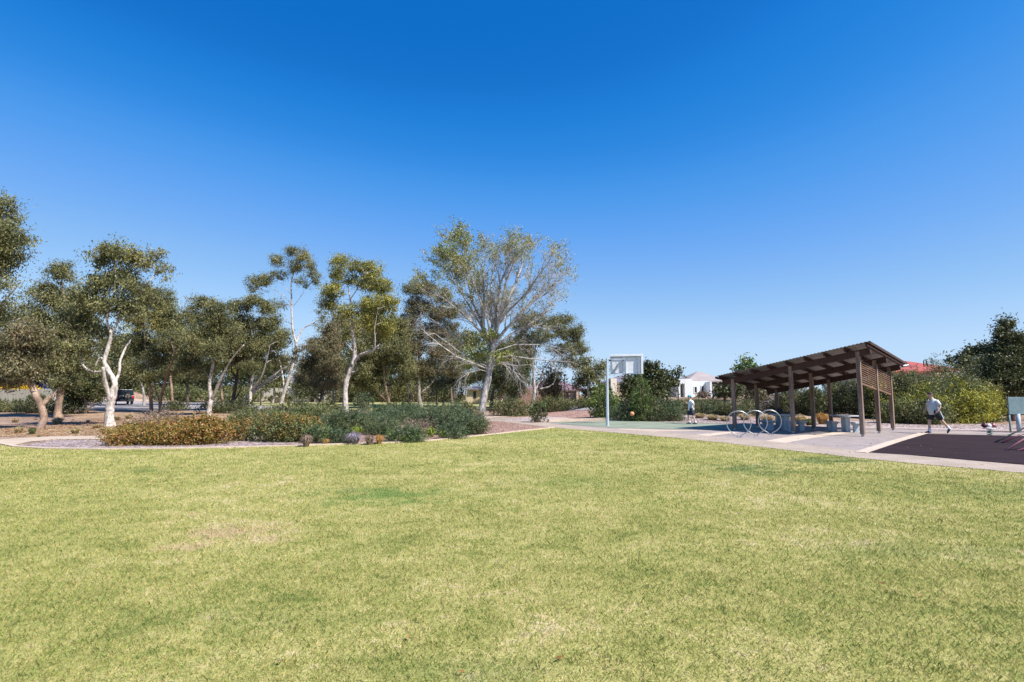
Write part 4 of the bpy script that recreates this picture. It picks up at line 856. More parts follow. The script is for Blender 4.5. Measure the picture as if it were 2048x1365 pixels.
table_like('bench','small bench stool right of the sunny picnic table beside the near post','bench',Vector((at(1712,864,24.3).x,24.3,.016)),ang-.7,.55,.34,.44,(0,),.13,.2,BG)
table_like('bench','bench stool right of the shaded picnic table','bench',Vector((at(1603,862,25.6).x,25.6,.016)),ang-.7,.55,.34,.44,(0,),.16,.22,BG)
table_like('bench','long bench left of the shaded picnic table behind the hoops','bench',Vector((at(1536,862,26.2).x,26.2,.016)),ang-.75,1.0,.36,.44,(-.3,.3),.16,.24,BG)
table_like('bench','bench half hidden by the middle front shelter post','bench',Vector((at(1581,864,25.0).x,25.0,.016)),ang-.7,.5,.34,.44,(0,),.16,.22,BG)
mb=MB(); mb.loft([(0,0,0,.16,.1),(0,0,.06,.21,.13),(0,0,.16,.2,.12),(.02,0,.24,.12,.07),(.02,0,.27,.04,.03)],12)
M_black=mat('black_fabric',[(.015,.015,.018),(.035,.035,.04)],6,4,.8)
bg_=root('bag',tB+Vector((-.12,.05,.74)),'rounded black bag on top of the shaded picnic table','bag')
mb.build('bag_body',M_black,bg_,sm=True,sub=1); MB().tube([(-.08,0,.2),(-.06,-.02,.31),(.06,-.02,.31),(.09,0,.22)],.012,6).build('handle',M_black,bg_,sm=True)
# ------------------------------------------------------------ bike hoops
def hoop(cx,by,label):
    g=G(cx,by); g.z=.02; r=.455; pts=[]; h=1.0; cz=h-r
    a0=math.radians(-62)
    for i in range(33):
        a=a0+(math.pi*2-2*(math.radians(90)-math.radians(62)))*0+ (math.radians(360-56))*i/32
        pts.append((math.cos(a)*r,0,cz+math.sin(a)*r))
    # right side start ends near (r*cos62, cz-r*sin62); sweep down to feet
    s0=pts[0]; e0=pts[-1]
    P=[(.045,0,-.03),(.05,0,.03),(.11,0,.09)]+pts+[(-.11,0,.09),(-.05,0,.03),(-.045,0,-.03)]
    o=root('bike_hoop',g,label,'bike rack','bike hoops in front of the shelter',rz=-.12)
    MB().tube(P,.018,10).build('loop',M_galv,o,sm=True)
    for sx in (-.045,.045): MB().tube([(sx,0,-.03),(sx,0,.004)],.05,12).build('base_plate',M_galv,o)
    return o
hoop(1478.6,875.8,'leftmost of the three round steel bike hoops')
hoop(1511.8,873.2,'middle one of the three round steel bike hoops')
hoop(1540.8,870.5,'rightmost of the three round steel bike hoops, nearest the tables')
# ------------------------------------------------------------ basketball goal
M_pole=mat('pole_paint',[(.36,.43,.47),(.44,.51,.55)],3,4,.45,fine=(10,.05))
M_board=mat('backboard_paint',[(0.72,0.72,0.72),(0.8,0.8,0.8)],3,5,.5,fine=(8,.05))
M_bfr=mat('backboard_frame',[(0.24,0.29,0.33),(0.32,0.37,0.41)],3,4,.45)
pb=G(1215,852.5); pb.z=.016
goal=root('basketball_goal',pb,'grey basketball pole with white backboard seen from behind','basketball goal')
dpt=pb.y; topz=at(1217,717,dpt).z-pb.z
MB().tube([(0,0,-.05),(.02,0,topz*.5),(.045,0,topz)],[.085,.07,.055],8).build('pole',M_pole,goal)
bc=at(1253,729,dpt+1.7)-pb; th=math.radians(-30)
bx=Vector((math.cos(-.27),math.sin(-.27),0)); bn=Vector((-bx.y,bx.x,0)); bz=Vector((0,0,1))
Mb=Matrix((( bx.x,bn.x,0,bc.x),(bx.y,bn.y,0,bc.y),(0,0,1,bc.z),(0,0,0,1)))
bwid,bh=.90,.545
MB().box(-bwid,bwid,.03,.06,-bh,bh,Mb).box(-bwid-.012,bwid+.012,-.055,.031,bh-.10,bh+.012,Mb).box(bwid-.10,bwid+.012,-.053,.029,-bh-.013,bh-.101,Mb).build('backboard',M_board,goal,bevel=.01)
mb=MB()
mb.box(-bwid-.01,bwid+.01,-.03,.028,bh-.15,bh-.11,Mb); mb.box(-bwid-.01,bwid+.01,-.05,.028,-bh-.01,-bh+.04,Mb)
for x0,x1 in ((-bwid-.012,-bwid+.11),(bwid-.27,bwid-.15),(-.18,-.03)): mb.box(x0,x1,-.062,.026,-bh-.012,bh-.1505,Mb)
mb.build('board_frame',M_bfr,goal)
mb=MB(); mb.bar(Mb@Vector((-bwid+.1,-.03,-bh+.05)),Mb@Vector((-.16,-.03,bh-.12)),.07,.03,up=bn); mb.bar(Mb@Vector((-bwid+.1,-.065,bh-.15)),Mb@Vector((-.16,-.065,-bh+.05)),.022,.022); mb.build('brace',M_bfr,goal)
mb=MB(); mb.bar((.045,.08,topz-.05),Mb@Vector((-.09,-.06,bh-.25)),.03,.04); mb.bar((.04,.08,topz-.95),Mb@Vector((-.09,-.06,-bh+.06)),.025,.03); mb.build('arm',M_bfr,goal)
mb=MB(); R_=.225; rp=[Mb@Vector((R_*math.cos(k*math.pi/12),.06+.15+R_+R_*math.sin(k*math.pi/12),-.35)) for k in range(25)]; mb.tube(rp,.01,6,cap=False); mb.bar(Mb@Vector((0,.06,-.35)),Mb@Vector((0,.22,-.35)),.1,.02)
mb.build('hoop_ring',mat('orange_steel',[(.6,.16,.04)],rough=.5),goal,sm=True)
mb=MB(); mb.loft([(.16,-.02,topz-.16,.03,.03),(.2,-.02,topz-.12,.075,.06),(.22,-.02,topz-.07,.06,.05)],8); mb.bar((.05,0,topz-.06),(.2,-.02,topz-.1),.02); mb.build('floodlight',M_black,goal)
# ball in flight
M_ball=mat('orange_ball',[(.62,.24,.10),(.74,.32,.15)],9,3,.6,fine=(60,.08))
bp=at(1264,828,31.0)
bm=bmesh.new(); bmesh.ops.create_icosphere(bm,subdivisions=3,radius=.122); me=bpy.data.meshes.new('basketball'); bm.to_mesh(me); bm.free(); me.polygons.foreach_set('use_smooth',[True]*len(me.polygons))
ball=link('basketball',me,M_ball); ball.location=bp; props(ball,'orange basketball bouncing above the green court','ball')
mb=MB()
for ax in range(3):
    P=[]
    for k in range(25):
        a=2*math.pi*k/24; q=[.123*math.cos(a),.123*math.sin(a)]; q.insert(ax,0.0); P.append(q)
    mb.tube(P,.0035,5,cap=False)
mb.build('seam',M_black,ball)
# ------------------------------------------------------------ people
M_skin=mat('skin',[(.52,.32,.24),(.60,.39,.30)],5,4,.55)
M_hair=mat('dark_hair',[(0.015,0.009,0.007),(0.035,0.02,0.015)],14,4,.7)
M_white=mat('white_cotton',[(.66,.70,.70),(.76,.79,.79)],3,4,.9,bump=(9,.01))
M_greyt=mat('pale_grey_cotton',[(.50,.54,.54),(.62,.66,.66)],3,4,.9,bump=(8,.015))
M_shorts=mat('black_shorts',[(.018,.024,.026),(.03,.04,.042)],4,4,.85,bump=(10,.01))
M_navy=mat('navy_shorts',[(.018,.025,.05),(.03,.04,.075)],4,4,.85,bump=(10,.01))
M_sock=mat('white_sock',[(.7,.7,.72)],rough=.9); M_shoe=mat('black_shoe',[(.02,.02,.025)],rough=.5); M_cap=mat('teal_cap',[(.03,.30,.40),(.05,.38,.48)],4,3,.8); M_strip=mat('white_stripe',[(.7,.72,.74)],rough=.8)
M_sole=mat('pale_sole',[(.6,.6,.58)],rough=.7)
def body(parent,J,E_,Rr):
    me=bpy.data.meshes.new('body'); ks=list(J); me.from_pydata([J[k] for k in ks],[(ks.index(a),ks.index(b)) for a,b in E_],[])
    o=link('body',me,M_skin,parent); sk=o.modifiers.new('skin','SKIN'); sk.use_smooth_shade=True; sk.branch_smoothing=.4
    for i,k in enumerate(ks):
        r=Rr[k]; me.skin_vertices[0].data[i].radius=(r,r) if not hasattr(r,'__len__') else r; me.skin_vertices[0].data[i].use_root=(k=='pelvis')
    sb=o.modifiers.new('sub','SUBSURF'); sb.levels=2; sb.render_levels=2; return o
def hand(J,E_,Rr,tag,wr,dirv,side):
    """palm plus five curled fingers; dirv points down the hand, side is thumb side"""
    wr=Vector(wr);d=Vector(dirv).normalized();sd_=Vector(side).normalized(); n=d.cross(sd_).normalized()
    J[tag+'palm']=tuple(wr+d*.07); Rr[tag+'palm']=(.022,.034); E_.append((tag+'wr',tag+'palm'))
    for i,(o,l) in enumerate(((.026,.068),(.009,.076),(-.009,.07),(-.026,.055))):
        b=wr+d*.085+sd_*o; J[tag+'f%da'%i]=tuple(b);J[tag+'f%db'%i]=tuple(b+d*l*.5+n*.008);J[tag+'f%dc'%i]=tuple(b+d*l*.82+n*.028)
        for q,r in (('a',.0095),('b',.009),('c',.0075)): Rr[tag+'f%d'%i+q]=r
        E_+= [(tag+'palm',tag+'f%da'%i),(tag+'f%da'%i,tag+'f%db'%i),(tag+'f%db'%i,tag+'f%dc'%i)]
    b=wr+d*.035+sd_*.03; J[tag+'ta']=tuple(b);J[tag+'tb']=tuple(b+sd_*.022+d*.03+n*.01); Rr[tag+'ta']=.012;Rr[tag+'tb']=.009
    E_+= [(tag+'palm',tag+'ta'),(tag+'ta',tag+'tb')]
def head(parent,c,turn,hair,cap=None):
    """sculpted head facing -x, c = head centre"""
    bm=bmesh.new(); bmesh.ops.create_uvsphere(bm,u_segments=24,v_segments=18,radius=1)
    for v in bm.verts:
        x,y,z=v.co; 
        X=x*.098;Y=y*.075;Z=z*.115
        if z<-.2 and x>0: X*=1-.45*min(1,(-z-.2)*1.6)   # under the skull at the back
        if z<-.1: Y*=1-.28*min(1,-z); X-=.008*(-z)
        if x<-.7 and abs(y)<.2 and -.28<z<.08: X-=.018*(1-abs(y)/.2)*(1.0 if z<-.1 else .5)  # nose
        if x<-.6 and abs(abs(y)-.38)<.16 and .0<z<.2: X+=.008   # eye sockets
        if x<-.6 and abs(y)<.3 and -.52<z<-.42: X+=.005
        v.co=(X,Y,Z)
    me=bpy.data.meshes.new('head'); bm.to_mesh(me); bm.free(); me.polygons.foreach_set('use_smooth',[True]*len(me.polygons))
    h=link('head',me,M_skin,parent); h.location=c; h.rotation_euler=turn
    for sy in (-1,1):
        MB().loft([(-.0,sy*.076,-.028,.010,.006),(-.0,sy*.082,-.01,.018,.010),(.002,sy*.083,.012,.020,.010),(.004,sy*.079,.026,.010,.006)],10).build('ear',M_skin,h,sm=True)
        MB().loft([(-.088,sy*.030,.004,.003,.006),(-.091,sy*.030,.011,.005,.010),(-.088,sy*.030,.018,.003,.006)],8).build('eye',M_black,h,sm=True)
    MB().loft([(-.091,0,-.058,.003,.018),(-.094,0,-.054,.005,.022),(-.091,0,-.050,.003,.018)],8).build('mouth',mat('lips',[(.45,.2,.17)],rough=.5),h,sm=True)
    if hair:
        V=[];mbh=MB(); mbh.loft([(.045,0,-.075,.035,.05),(.03,0,-.03,.075,.079),(.012,0,.02,.094,.083),(.002,0,.06,.100,.08),(.0,0,.09,.088,.07),(.0,0,.115,.06,.05),(0,0,.128,.02,.02)],20); mbh.build('hair',M_hair,h,sm=True,sub=1)
    if cap:
        MB().loft([(.008,0,.025,.106,.084),(.006,0,.06,.105,.083),(.004,0,.10,.085,.068),(.0,0,.13,.04,.035),(0,0,.134,.01,.01)],20).build('cap',cap,h,sm=True)
        mc=MB(); mc.prism([(-.08,-.07),(-.15,-.055),(-.175,0),(-.15,.055),(-.08,.07)],.03,.038); mc.build('cap_brim',cap,h,bevel=.003)
        mbh=MB(); mbh.loft([(.045,0,-.06,.03,.045),(.03,0,-.02,.074,.078),(.015,0,.026,.09,.08)],16); mbh.build('hair',M_hair,h,sm=True)
    return h
def limb_cloth(mb,pts,rads,n=12): mb.tube(pts,rads,n)
def shoe(parent,p,yaw,pitch=0,m=M_shoe):
    r=MB(); r.loft([(0,0,0,.135,.045),(0,0,.03,.14,.05),(.01,0,.055,.12,.047),(.045,0,.08,.07,.04),(.06,0,.10,.045,.036)],14)
    o=r.build('shoe',m,parent,sm=True); o.location=p; o.rotation_euler=(0,pitch,yaw)
    s=MB().loft([(0,0,-.004,.132,.043),(0,0,.016,.142,.052)],14).build('sole',M_sole,o); return o
def man():
    g=G(1869,868.5); g.z=.03; r=root('person',g,'person in pale grey t-shirt and black shorts striding left by the dark rubber surface','person')
    J={'pelvis':(.04,0,.92),'belly':(-.02,0,1.10),'chest':(.02,0,1.33),'neck':(-.01,0,1.47),'skull':(-.035,0,1.55),
       'hipl':(.03,.11,.88),'kneel':(-.09,.12,.48),'ankl':(-.12,.11,.10),'toel':(-.24,.11,.04),
       'hipr':(.06,-.11,.88),'kneer':(.26,-.12,.53),'ankr':(.56,-.11,.20),'toer':(.52,-.11,.05),
       'shl':(.04,.17,1.36),'ell':(-.06,.24,1.12),'lwr':(-.16,.22,.96),'shr':(.05,-.18,1.36),'elr':(.14,-.25,1.11),'rwr':(.02,-.25,.94)}
    E_=[('pelvis','belly'),('belly','chest'),('chest','neck'),('neck','skull'),('pelvis','hipl'),('hipl','kneel'),('kneel','ankl'),('ankl','toel'),('pelvis','hipr'),('hipr','kneer'),('kneer','ankr'),('ankr','toer'),('chest','shl'),('shl','ell'),('ell','lwr'),('chest','shr'),('shr','elr'),('elr','rwr')]
    R={'pelvis':.15,'belly':.17,'chest':.16,'neck':.06,'skull':.06,'hipl':.105,'kneel':.062,'ankl':.042,'toel':.03,'hipr':.105,'kneer':.062,'ankr':.042,'toer':.03,'shl':.07,'ell':.045,'lwr':.03,'shr':.07,'elr':.045,'rwr':.03}
    hand(J,E_,R,'l',J['lwr'],(-.5,0,-.8),(-.8,0,.5)); hand(J,E_,R,'r',J['rwr'],(-.5,.15,-.8),(-.8,0,.5))
    body(r,J,E_,R); head(r,(-.045,0,1.605),(0,-.12,0),True)
    mb=MB(); mb.loft([(.05,0,.78,.195,.18),(.045,0,.85,.195,.185),(.01,0,.98,.205,.19),(-.005,0,1.12,.195,.19),(.02,0,1.25,.17,.195),(.045,0,1.36,.145,.20),(.04,0,1.42,.10,.15),(.0,0,1.455,.065,.07)],18)
    mb.build('t_shirt',M_greyt,r,sm=True)
    for a,b,c in (('shl','ell',.6),('shr','elr',.6)):
        p=Vector(J[a]);q=Vector(J[b]); MB().tube([p+(p-q)*.1,p.lerp(q,.3),p.lerp(q,.75)],[.075,.085,.085],12).build('sleeve',M_greyt,r,sm=True)
    for h_,k in (('hipl','kneel'),('hipr','kneer')):
        p=Vector(J[h_]);q=Vector(J[k]); o=MB().tube([p+Vector((0,0,.1)),p,p.lerp(q,.5),p.lerp(q,.8)],[.15,.155,.135,.13],14).build('shorts_leg',M_shorts,r,sm=True)
        if h_=='hipr': MB().bar(p+Vector((.05,-.155,.05)),p.lerp(q,.78)+Vector((.03,-.135,0)),.03,.012,up=(0,1,0)).build('stripe',M_strip,o)
    for a,k in (('ankl','kneel'),('ankr','kneer')):
        p=Vector(J[a]);q=Vector(J[k]); MB().tube([p-(q-p)*.1,p,p.lerp(q,.3)],[.05,.052,.058],12).build('sock',M_sock,r,sm=True)
    shoe(r,(-.19,.11,.0),0,.0); shoe(r,(.56,-.11,.10),0,-.85)
def boy():
    g=G(1382,849.3); g.z=.02; r=root('person',g,'person in teal cap, white t-shirt and navy shorts on the green court','person',rz=-.35)
    J={'pelvis':(.02,0,.86),'belly':(.02,0,1.0),'chest':(.04,0,1.2),'neck':(.0,0,1.36),'skull':(-.03,0,1.43),
       'hipl':(0,.09,.82),'kneel':(-.14,.10,.46),'ankl':(-.06,.10,.09),'toel':(-.18,.10,.035),
       'hipr':(.04,-.09,.82),'kneer':(.13,-.10,.45),'ankr':(.26,-.10,.10),'toer':(.14,-.10,.035),
       'shl':(.03,.17,1.27),'ell':(-.08,.22,1.05),'lwr':(-.20,.16,1.18),'shr':(.06,-.17,1.27),'elr':(.20,-.22,1.06),'rwr':(.14,-.22,.88)}
    E_=[('pelvis','belly'),('belly','chest'),('chest','neck'),('neck','skull'),('pelvis','hipl'),('hipl','kneel'),('kneel','ankl'),('ankl','toel'),('pelvis','hipr'),('hipr','kneer'),('kneer','ankr'),('ankr','toer'),('chest','shl'),('shl','ell'),('ell','lwr'),('chest','shr'),('shr','elr'),('elr','rwr')]
    R={'pelvis':.11,'belly':.105,'chest':.12,'neck':.05,'skull':.055,'hipl':.08,'kneel':.05,'ankl':.035,'toel':.026,'hipr':.08,'kneer':.05,'ankr':.035,'toer':.026,'shl':.055,'ell':.036,'lwr':.026,'shr':.055,'elr':.036,'rwr':.026}
    hand(J,E_,R,'l',J['lwr'],(-.8,0,.4),(0,-.6,.6)); hand(J,E_,R,'r',J['rwr'],(-.3,0,-.9),(-.9,0,.3))
    body(r,J,E_,R); head(r,(-.035,0,1.49),(0,-.05,0),False,M_cap)
    mb=MB(); mb.loft([(.03,0,.76,.17,.18),(.03,0,.88,.165,.175),(.03,0,1.05,.155,.18),(.04,0,1.2,.155,.19),(.04,0,1.29,.12,.165),(.01,0,1.34,.065,.07)],16); sh_=mb.build('t_shirt',M_white,r,sm=True)
    # loose dark print on the side of the shirt
    pm=MB(); pm.bar((.02,-.196,1.0),(.045,-.2,1.16),.012,.008); pm.bar((-.03,-.186,.93),(.06,-.19,.97),.008,.012); pm.bar((0,-.187,.9),(.05,-.185,.93),.008,.014); pm.build('print',M_navy,sh_)
    for a,b in (('shl','ell'),('shr','elr')):
        p=Vector(J[a]);q=Vector(J[b]); MB().tube([p+(p-q)*.1,p.lerp(q,.3),p.lerp(q,.75)],[.075,.08,.078],12).build('sleeve',M_white,r,sm=True)
    for h_,k in (('hipl','kneel'),('hipr','kneer')):
        p=Vector(J[h_]);q=Vector(J[k]); MB().tube([p+Vector((0,0,.06)),p,p.lerp(q,.5),p.lerp(q,.85)],[.11,.12,.11,.11],14).build('shorts_leg',M_navy,r,sm=True)
    for a,k in (('ankl','kneel'),('ankr','kneer')):
        p=Vector(J[a]);q=Vector(J[k]); MB().tube([p-(q-p)*.1,p,p.lerp(q,.18)],[.042,.044,.046],12).build('sock',M_sock,r,sm=True)
    shoe(r,(-.12,.10,0),0); shoe(r,(.20,-.10,0),.1)
man(); boy()
# ------------------------------------------------------------ playground pieces
M_panel=mat('green_grey_panel',[(.11,.17,.18),(.16,.23,.24)],3,4,.55,fine=(8,.08))
M_pink=mat('pink_paint',[(0.3,0.1,0.11),(0.36,0.15,0.15)],3,3,.35,spec=.6); M_whitep=mat('white_plastic',[(.75,.75,.75)],rough=.35); M_maroon=mat('maroon_plastic',[(.10,.02,.03)],rough=.35)
g=G(2036,866); pn=root('play_panel',g,'green grey play panel on posts at the right edge','play equipment')
s=g.y/F
MB().box((2021-2036)*s,.95,-.03,.03,.80,1.55).build('panel',M_panel,pn,bevel=.01)
MB().tube([(-.30,.02,-.05),(-.30,.02,.82)],.035,8).build('leg',M_panel,pn,sm=True); MB().tube([(.08,.02,-.05),(.08,.02,.82)],.085,10).build('leg',M_ped,pn,sm=True); MB().tube([(.85,.02,-.05),(.85,.02,.82)],.085,10).build('leg',M_ped,pn,sm=True)
g=G(1980,873); g.z=.03; sr=root('spring_rider','a' and g,'small red, white and black spring rider near the play panel','play equipment')
mb=MB(); P=[(.09*math.cos(k*.7),.09*math.sin(k*.7),.02+k*.0075) for k in range(36)]; mb.tube(P,.014,6); mb.build('spring',mat('green_spring',[(.05,.16,.12)],rough=.5),sr,sm=True)
MB().loft([(0,0,.27,.24,.12),(0,0,.30,.24,.12)],12).build('seat',M_whitep,sr,bevel=.006)
mb=MB(); mb.loft([(-.17,0,.31,.07,.08),(-.19,0,.37,.12,.1),(-.18,0,.44,.12,.1),(-.16,0,.50,.06,.06)],14); mb.build('rider_head',M_maroon,sr,sm=True,sub=1)
mb=MB(); mb.loft([(.17,0,.31,.09,.08),(.17,0,.37,.13,.1),(.16,0,.44,.12,.1),(.15,0,.49,.05,.05)],14); mb.build('rider_tail',M_pink,sr,sm=True,sub=1)
mb=MB(); mb.loft([(-.02,0,.31,.09,.07),(-.02,0,.42,.10,.09),(-.02,0,.47,.05,.05)],14); mb.build('saddle',M_whitep,sr,sm=True)
for sy in (-.1,.1): MB().tube([(-.16,sy*.5,.45),(-.14,sy,.62),(-.14,sy*1.3,.68)],.014,6).build('handle',M_black,sr,sm=True)
MB().tube([(.1,-.05,.45),(.12,-.08,.6),(.14,-.1,.68)],.014,6).build('handle',M_black,sr,sm=True)
g=G(2060,885); g.z=.03; cf=root('climbing_frame',g,'low sloping red bars of a climbing frame at the right edge','play equipment')
def gp(px,py): q=G(px,py); q.z=.0; return q-Vector((g.x,g.y,0))
hubp=Vector((1.1,0.2,1.5))
for (a,zt,m_) in (((1990,887),.45,M_black),((2003,888),.38,M_maroon),((2012,903),.55,M_pink),((2034,904),.25,M_pink)):
    p=gp(*a); q=Vector((p.x+1.9,p.y+.35,zt*1.6)); MB().tube([p,p.lerp(q,.5),q],.028,8).build('bar',m_,cf,sm=True)
MB().tube([(1.2,-.8,0),(1.2,0,.95),(1.2,.9,0)],.035,8).build('frame',M_pink,cf,sm=True)
# ------------------------------------------------------------ lamp posts
def pole(label,px,yb,yt,d):
    b=at(px,yb,d); b.z=hgt(b.x,b.y); H=at(px,yt,d).z-b.z
    r=root('lamp_post',b,label,'lamp post','thin dark lamp posts'); MB().tube([(0,0,-.1),(0,0,H)],[.07,.045],8).build('post',M_black,r,sm=True)
    MB().loft([(0,0,H-.02,.08,.08),(0,0,H+.03,.17,.17),(0,0,H+.12,.13,.13),(0,0,H+.16,.03,.03)],12).build('lamp_head',M_black,r,sm=True)
pole('thin dark lamp post in front of the purple roofed garage',1130,803,752,50)
pole('thin dark lamp post left of the white house porch',1356.5,803,757,47)
pole('thin dark lamp post behind the rusty crowned gum tree',816.5,812,770,52)
# ------------------------------------------------------------ houses
M_rend=mat('white_render',[(0.66,0.68,0.66),(0.72,0.74,0.72)],1,4,.85,fine=(8,.04)); M_cream=mat('cream_render',[(0.5,0.39,0.27),(0.56,0.44,0.32)],1,4,.85,fine=(8,.05))
M_brick=mat('brown_brick',[(.22,.12,.09),(.32,.19,.14)],14,3,.9,fine=(30,.2)); M_fibro=mat('pale_wall',[(.66,.62,.55),(.74,.70,.64)],1,3,.85)
def tiles(name,cols,row=3.2):
    t=NT(name); co=t.n('ShaderNodeTexCoord').outputs['Object']; wv=t.n('ShaderNodeTexWave',wave_type='BANDS',bands_direction='Z'); wv.inputs['Scale'].default_value=row; wv.inputs['Distortion'].default_value=.2; t.l(co,wv.inputs['Vector'])
    col=t.ramp(t.noise(co,1.5,5),cols,.3,.7); col=t.mix(1.0,col,t.ramp(wv.outputs['Fac'],[(.78,)*3,(1.05,)*3],.0,.4),'MULTIPLY')
    p=t.n('ShaderNodeBsdfPrincipled'); p.inputs['Roughness'].default_value=.8; t.l(col,p.inputs['Base Color']); t.l(p.outputs[0],t.out.inputs[0]); return t.m
T_grey=tiles('grey_tile',[(.28,.235,.225),(.35,.295,.285)]); T_purp=tiles('purple_tile',[(.17,.10,.13),(.24,.15,.18)]); T_red=tiles('red_tile',[(.30,.055,.045),(.38,.09,.07)]); T_blue=tiles('blue_steel_roof',[(.30,.40,.52),(.38,.48,.60)]); T_slate=tiles('slate_tile',[(.13,.12,.15),(.2,.18,.21)])
M_glass=mat('dark_glass',[(.02,.027,.035)],rough=.2,spec=.3); M_gar=mat('garage_door',[(.50,.46,.42),(.56,.52,.48)],2,3,.6); M_gard=mat('grey_garage_door',[(.34,.32,.33),(.40,.38,.39)],2,3,.6); M_frame=mat('window_frame',[(.6,.6,.6)],rough=.5); M_trim=mat('pale_trim',[(.7,.62,.52)],rough=.7)
class House:
    def __init__(s,name,label,d,px,roofm,wallm,cat='house'):
        b=at(px,790,d); b.z=hgt(b.x,b.y); s.b=b; s.d=d; s.wm=wallm; s.rm=roofm; s.r=root(name,b,label,cat); s.f=0
    def X(s,px,dd=0): return at(px,790,s.d+dd).x-s.b.x
    def Z(s,py,dd=0): return at(1024,py,s.d+dd).z-s.b.z
    def wall(s,x0,x1,yt,dd=0,dep=8,m=None,name='wall'):
        return MB().box(s.X(x0,dd),s.X(x1,dd),dd,dd+dep,-1.0,s.Z(yt,dd)).build(name,m or s.wm,s.r)
    def win(s,x0,x1,yt,yb,dd=0,cols=2):
        a,b,z0,z1=s.X(x0,dd),s.X(x1,dd),s.Z(yb,dd),s.Z(yt,dd); mb=MB(); w=.07; y0=dd-.05;y1=dd-.003
        mb.box(a,b,y0,y1,z1-w,z1).box(a,b,y0,y1,z0,z0+w).box(a,a+w,y0+.002,y1,z0+w,z1-w).box(b-w,b,y0+.002,y1,z0+w,z1-w)
        for k in range(1,cols): xm=a+(b-a)*k/cols; mb.box(xm-.025,xm+.025,y0+.004,y1,z0+w,z1-w)
        f=mb.build('window',M_frame,s.r); MB().box(a+w*.5,b-w*.5,y0+.02,y1-.002,z0+w*.5,z1-w*.5).build('pane',M_glass,f); return f
    def door(s,x0,x1,yt,yb,dd=0,m=None,name='door',rows=4):
        a,b,z0,z1=s.X(x0,dd),s.X(x1,dd),s.Z(yb,dd),s.Z(yt,dd); mb=MB()
        for k in range(rows): h=(z1-z0)/rows; mb.box(a,b,dd-.05,dd-.003,z0+k*h+.02,z0+(k+1)*h-.01)
        return mb.build(name,m or M_gar,s.r,bevel=.01)
    def hip(s,x0,x1,ye,yr,dd=0,dep=8,over=.5,inset=None,gable=False,m=None):
        a=s.X(x0,dd)-over;b=s.X(x1,dd)+over;y0=dd-over;y1=dd+dep+over;z0=s.Z(ye,dd);ym=(y0+y1)/2; z1=at(1024,yr,s.d+ym).z-s.b.z
        i=min((b-a)/2-.05,(y1-y0)/2) if inset is None else inset
        v=[(a,y0,z0),(b,y0,z0),(b,y1,z0),(a,y1,z0),(a+i,ym,z1),(b-i,ym,z1)]+[(a,y0,z0-.14),(b,y0,z0-.14),(b,y1,z0-.14),(a,y1,z0-.14)]
        f=[(0,1,5,4),(1,2,5),(2,3,4,5),(3,0,4),(0,6,7,1),(1,7,8,2),(2,8,9,3),(3,9,6,0),(9,8,7,6)]
        return MB().add(v,f).build('roof',m or s.rm,s.r)
h=House('house','white rendered house with grey tiled hip roof beyond the shrubs',56,1400,T_grey,M_rend)
h.wall(1322,1372,770,1.0,7); h.wall(1384,1421,762.5,0,8); h.wall(1419,1446,768,1.5,7); h.wall(1354,1361,759.5,-1.4,3,name='porch_wall'); h.wall(1370,1386,759,-1.4,4,name='porch_wall')
MB().box(h.X(1354,-1.4)-.002,h.X(1386,-1.4)+.002,-1.39,1.0,h.Z(768,-1.4),h.Z(758.5,-1.4)).build('porch_beam',M_rend,h.r)
h.hip(1378,1452,762,743,.5,5,.3); h.hip(1400,1450,764,752,4,7,.3); h.hip(1322,1372,770,758,1.0,7,.3)
h.win(1388,1395,773,787,0,1); h.win(1402,1409,771.5,787,0,1); h.win(1341,1348,771,783,1.0,1); h.win(1430,1437,772,784,1.5,1); h.door(1361.5,1366,770,789,.8,M_brick,rows=1); h.door(1366.5,1370,770,789,.8,M_gard,rows=2)
MB().box(h.X(1412),h.X(1416),-1.2,-.003,-.8,h.Z(764)).build('fin_wall',M_rend,h.r)
h=House('house','cream rendered house with grey roof behind the basketball pole',54,1245,T_slate,M_cream)
h.wall(1222,1300,766,0,8); h.wall(1222,1234,757,-.8,1.5,m=M_trim,name='parapet'); h.hip(1226,1300,764,750,0,8,.4)
for yt,yb in ((766,769),(771,774)): MB().box(h.X(1234),h.X(1262),-.09,-.003,h.Z(yb),h.Z(yt)).build('cornice',M_trim,h.r)
h.win(1266,1274,774,786)
h=House('house','brown brick house with purple tiled roof and two pale garage doors',60,1125,T_purp,M_brick)
h.wall(1030,1107,777,.8,8); h.wall(1105,1159,780,-.6,8); h.hip(1105,1159,779.5,763,-.6,8,.4); h.hip(1050,1165,778,758,1.5,10,.4); h.door(1116.5,1129,782,797,-.6); h.door(1137.5,1151.5,782,797,-.6); h.win(1067,1075,781,795,.8); h.win(1086,1093,781,795,.8); h.wall(1153,1157,783,-1.6,.9,m=M_cream,name='pillar')
h=House('house','small white flat roofed carport house left of the purple roofed house',64,1035,T_slate,M_fibro)
h.wall(1008,1030,784,0,5); h.wall(1028,1045,782,-1,.6,m=M_rend); h.door(1048,1056,784,797,-.6,M_glass,rows=1); MB().box(h.X(1006),h.X(1060),-1.4,4,h.Z(783)+.05,h.Z(781.5)+.2).build('roof',T_slate,h.r); h.win(1012,1017,786,795)
h=House('house','small cream house with dark eaves seen left of the half bare tree trunk',66,945,T_slate,M_cream)
h.wall(934,962,779,0,6); h.hip(932,964,778,772,0,6,.4); h.door(946.5,952,783,797,0,M_glass,rows=1); h.win(937,942,784,793)
h=House('house','house with pale blue metal roof seen between the white trunks',90,450,T_blue,M_fibro)
h.wall(420,486,771,0,9); h.hip(420,480,770,757,0,9,.6); h.win(436,444,774,781); h.win(458,464,774,781)
h=House('house','white gabled house behind the fence left of the short drooping gum',88,580,T_slate,M_rend)
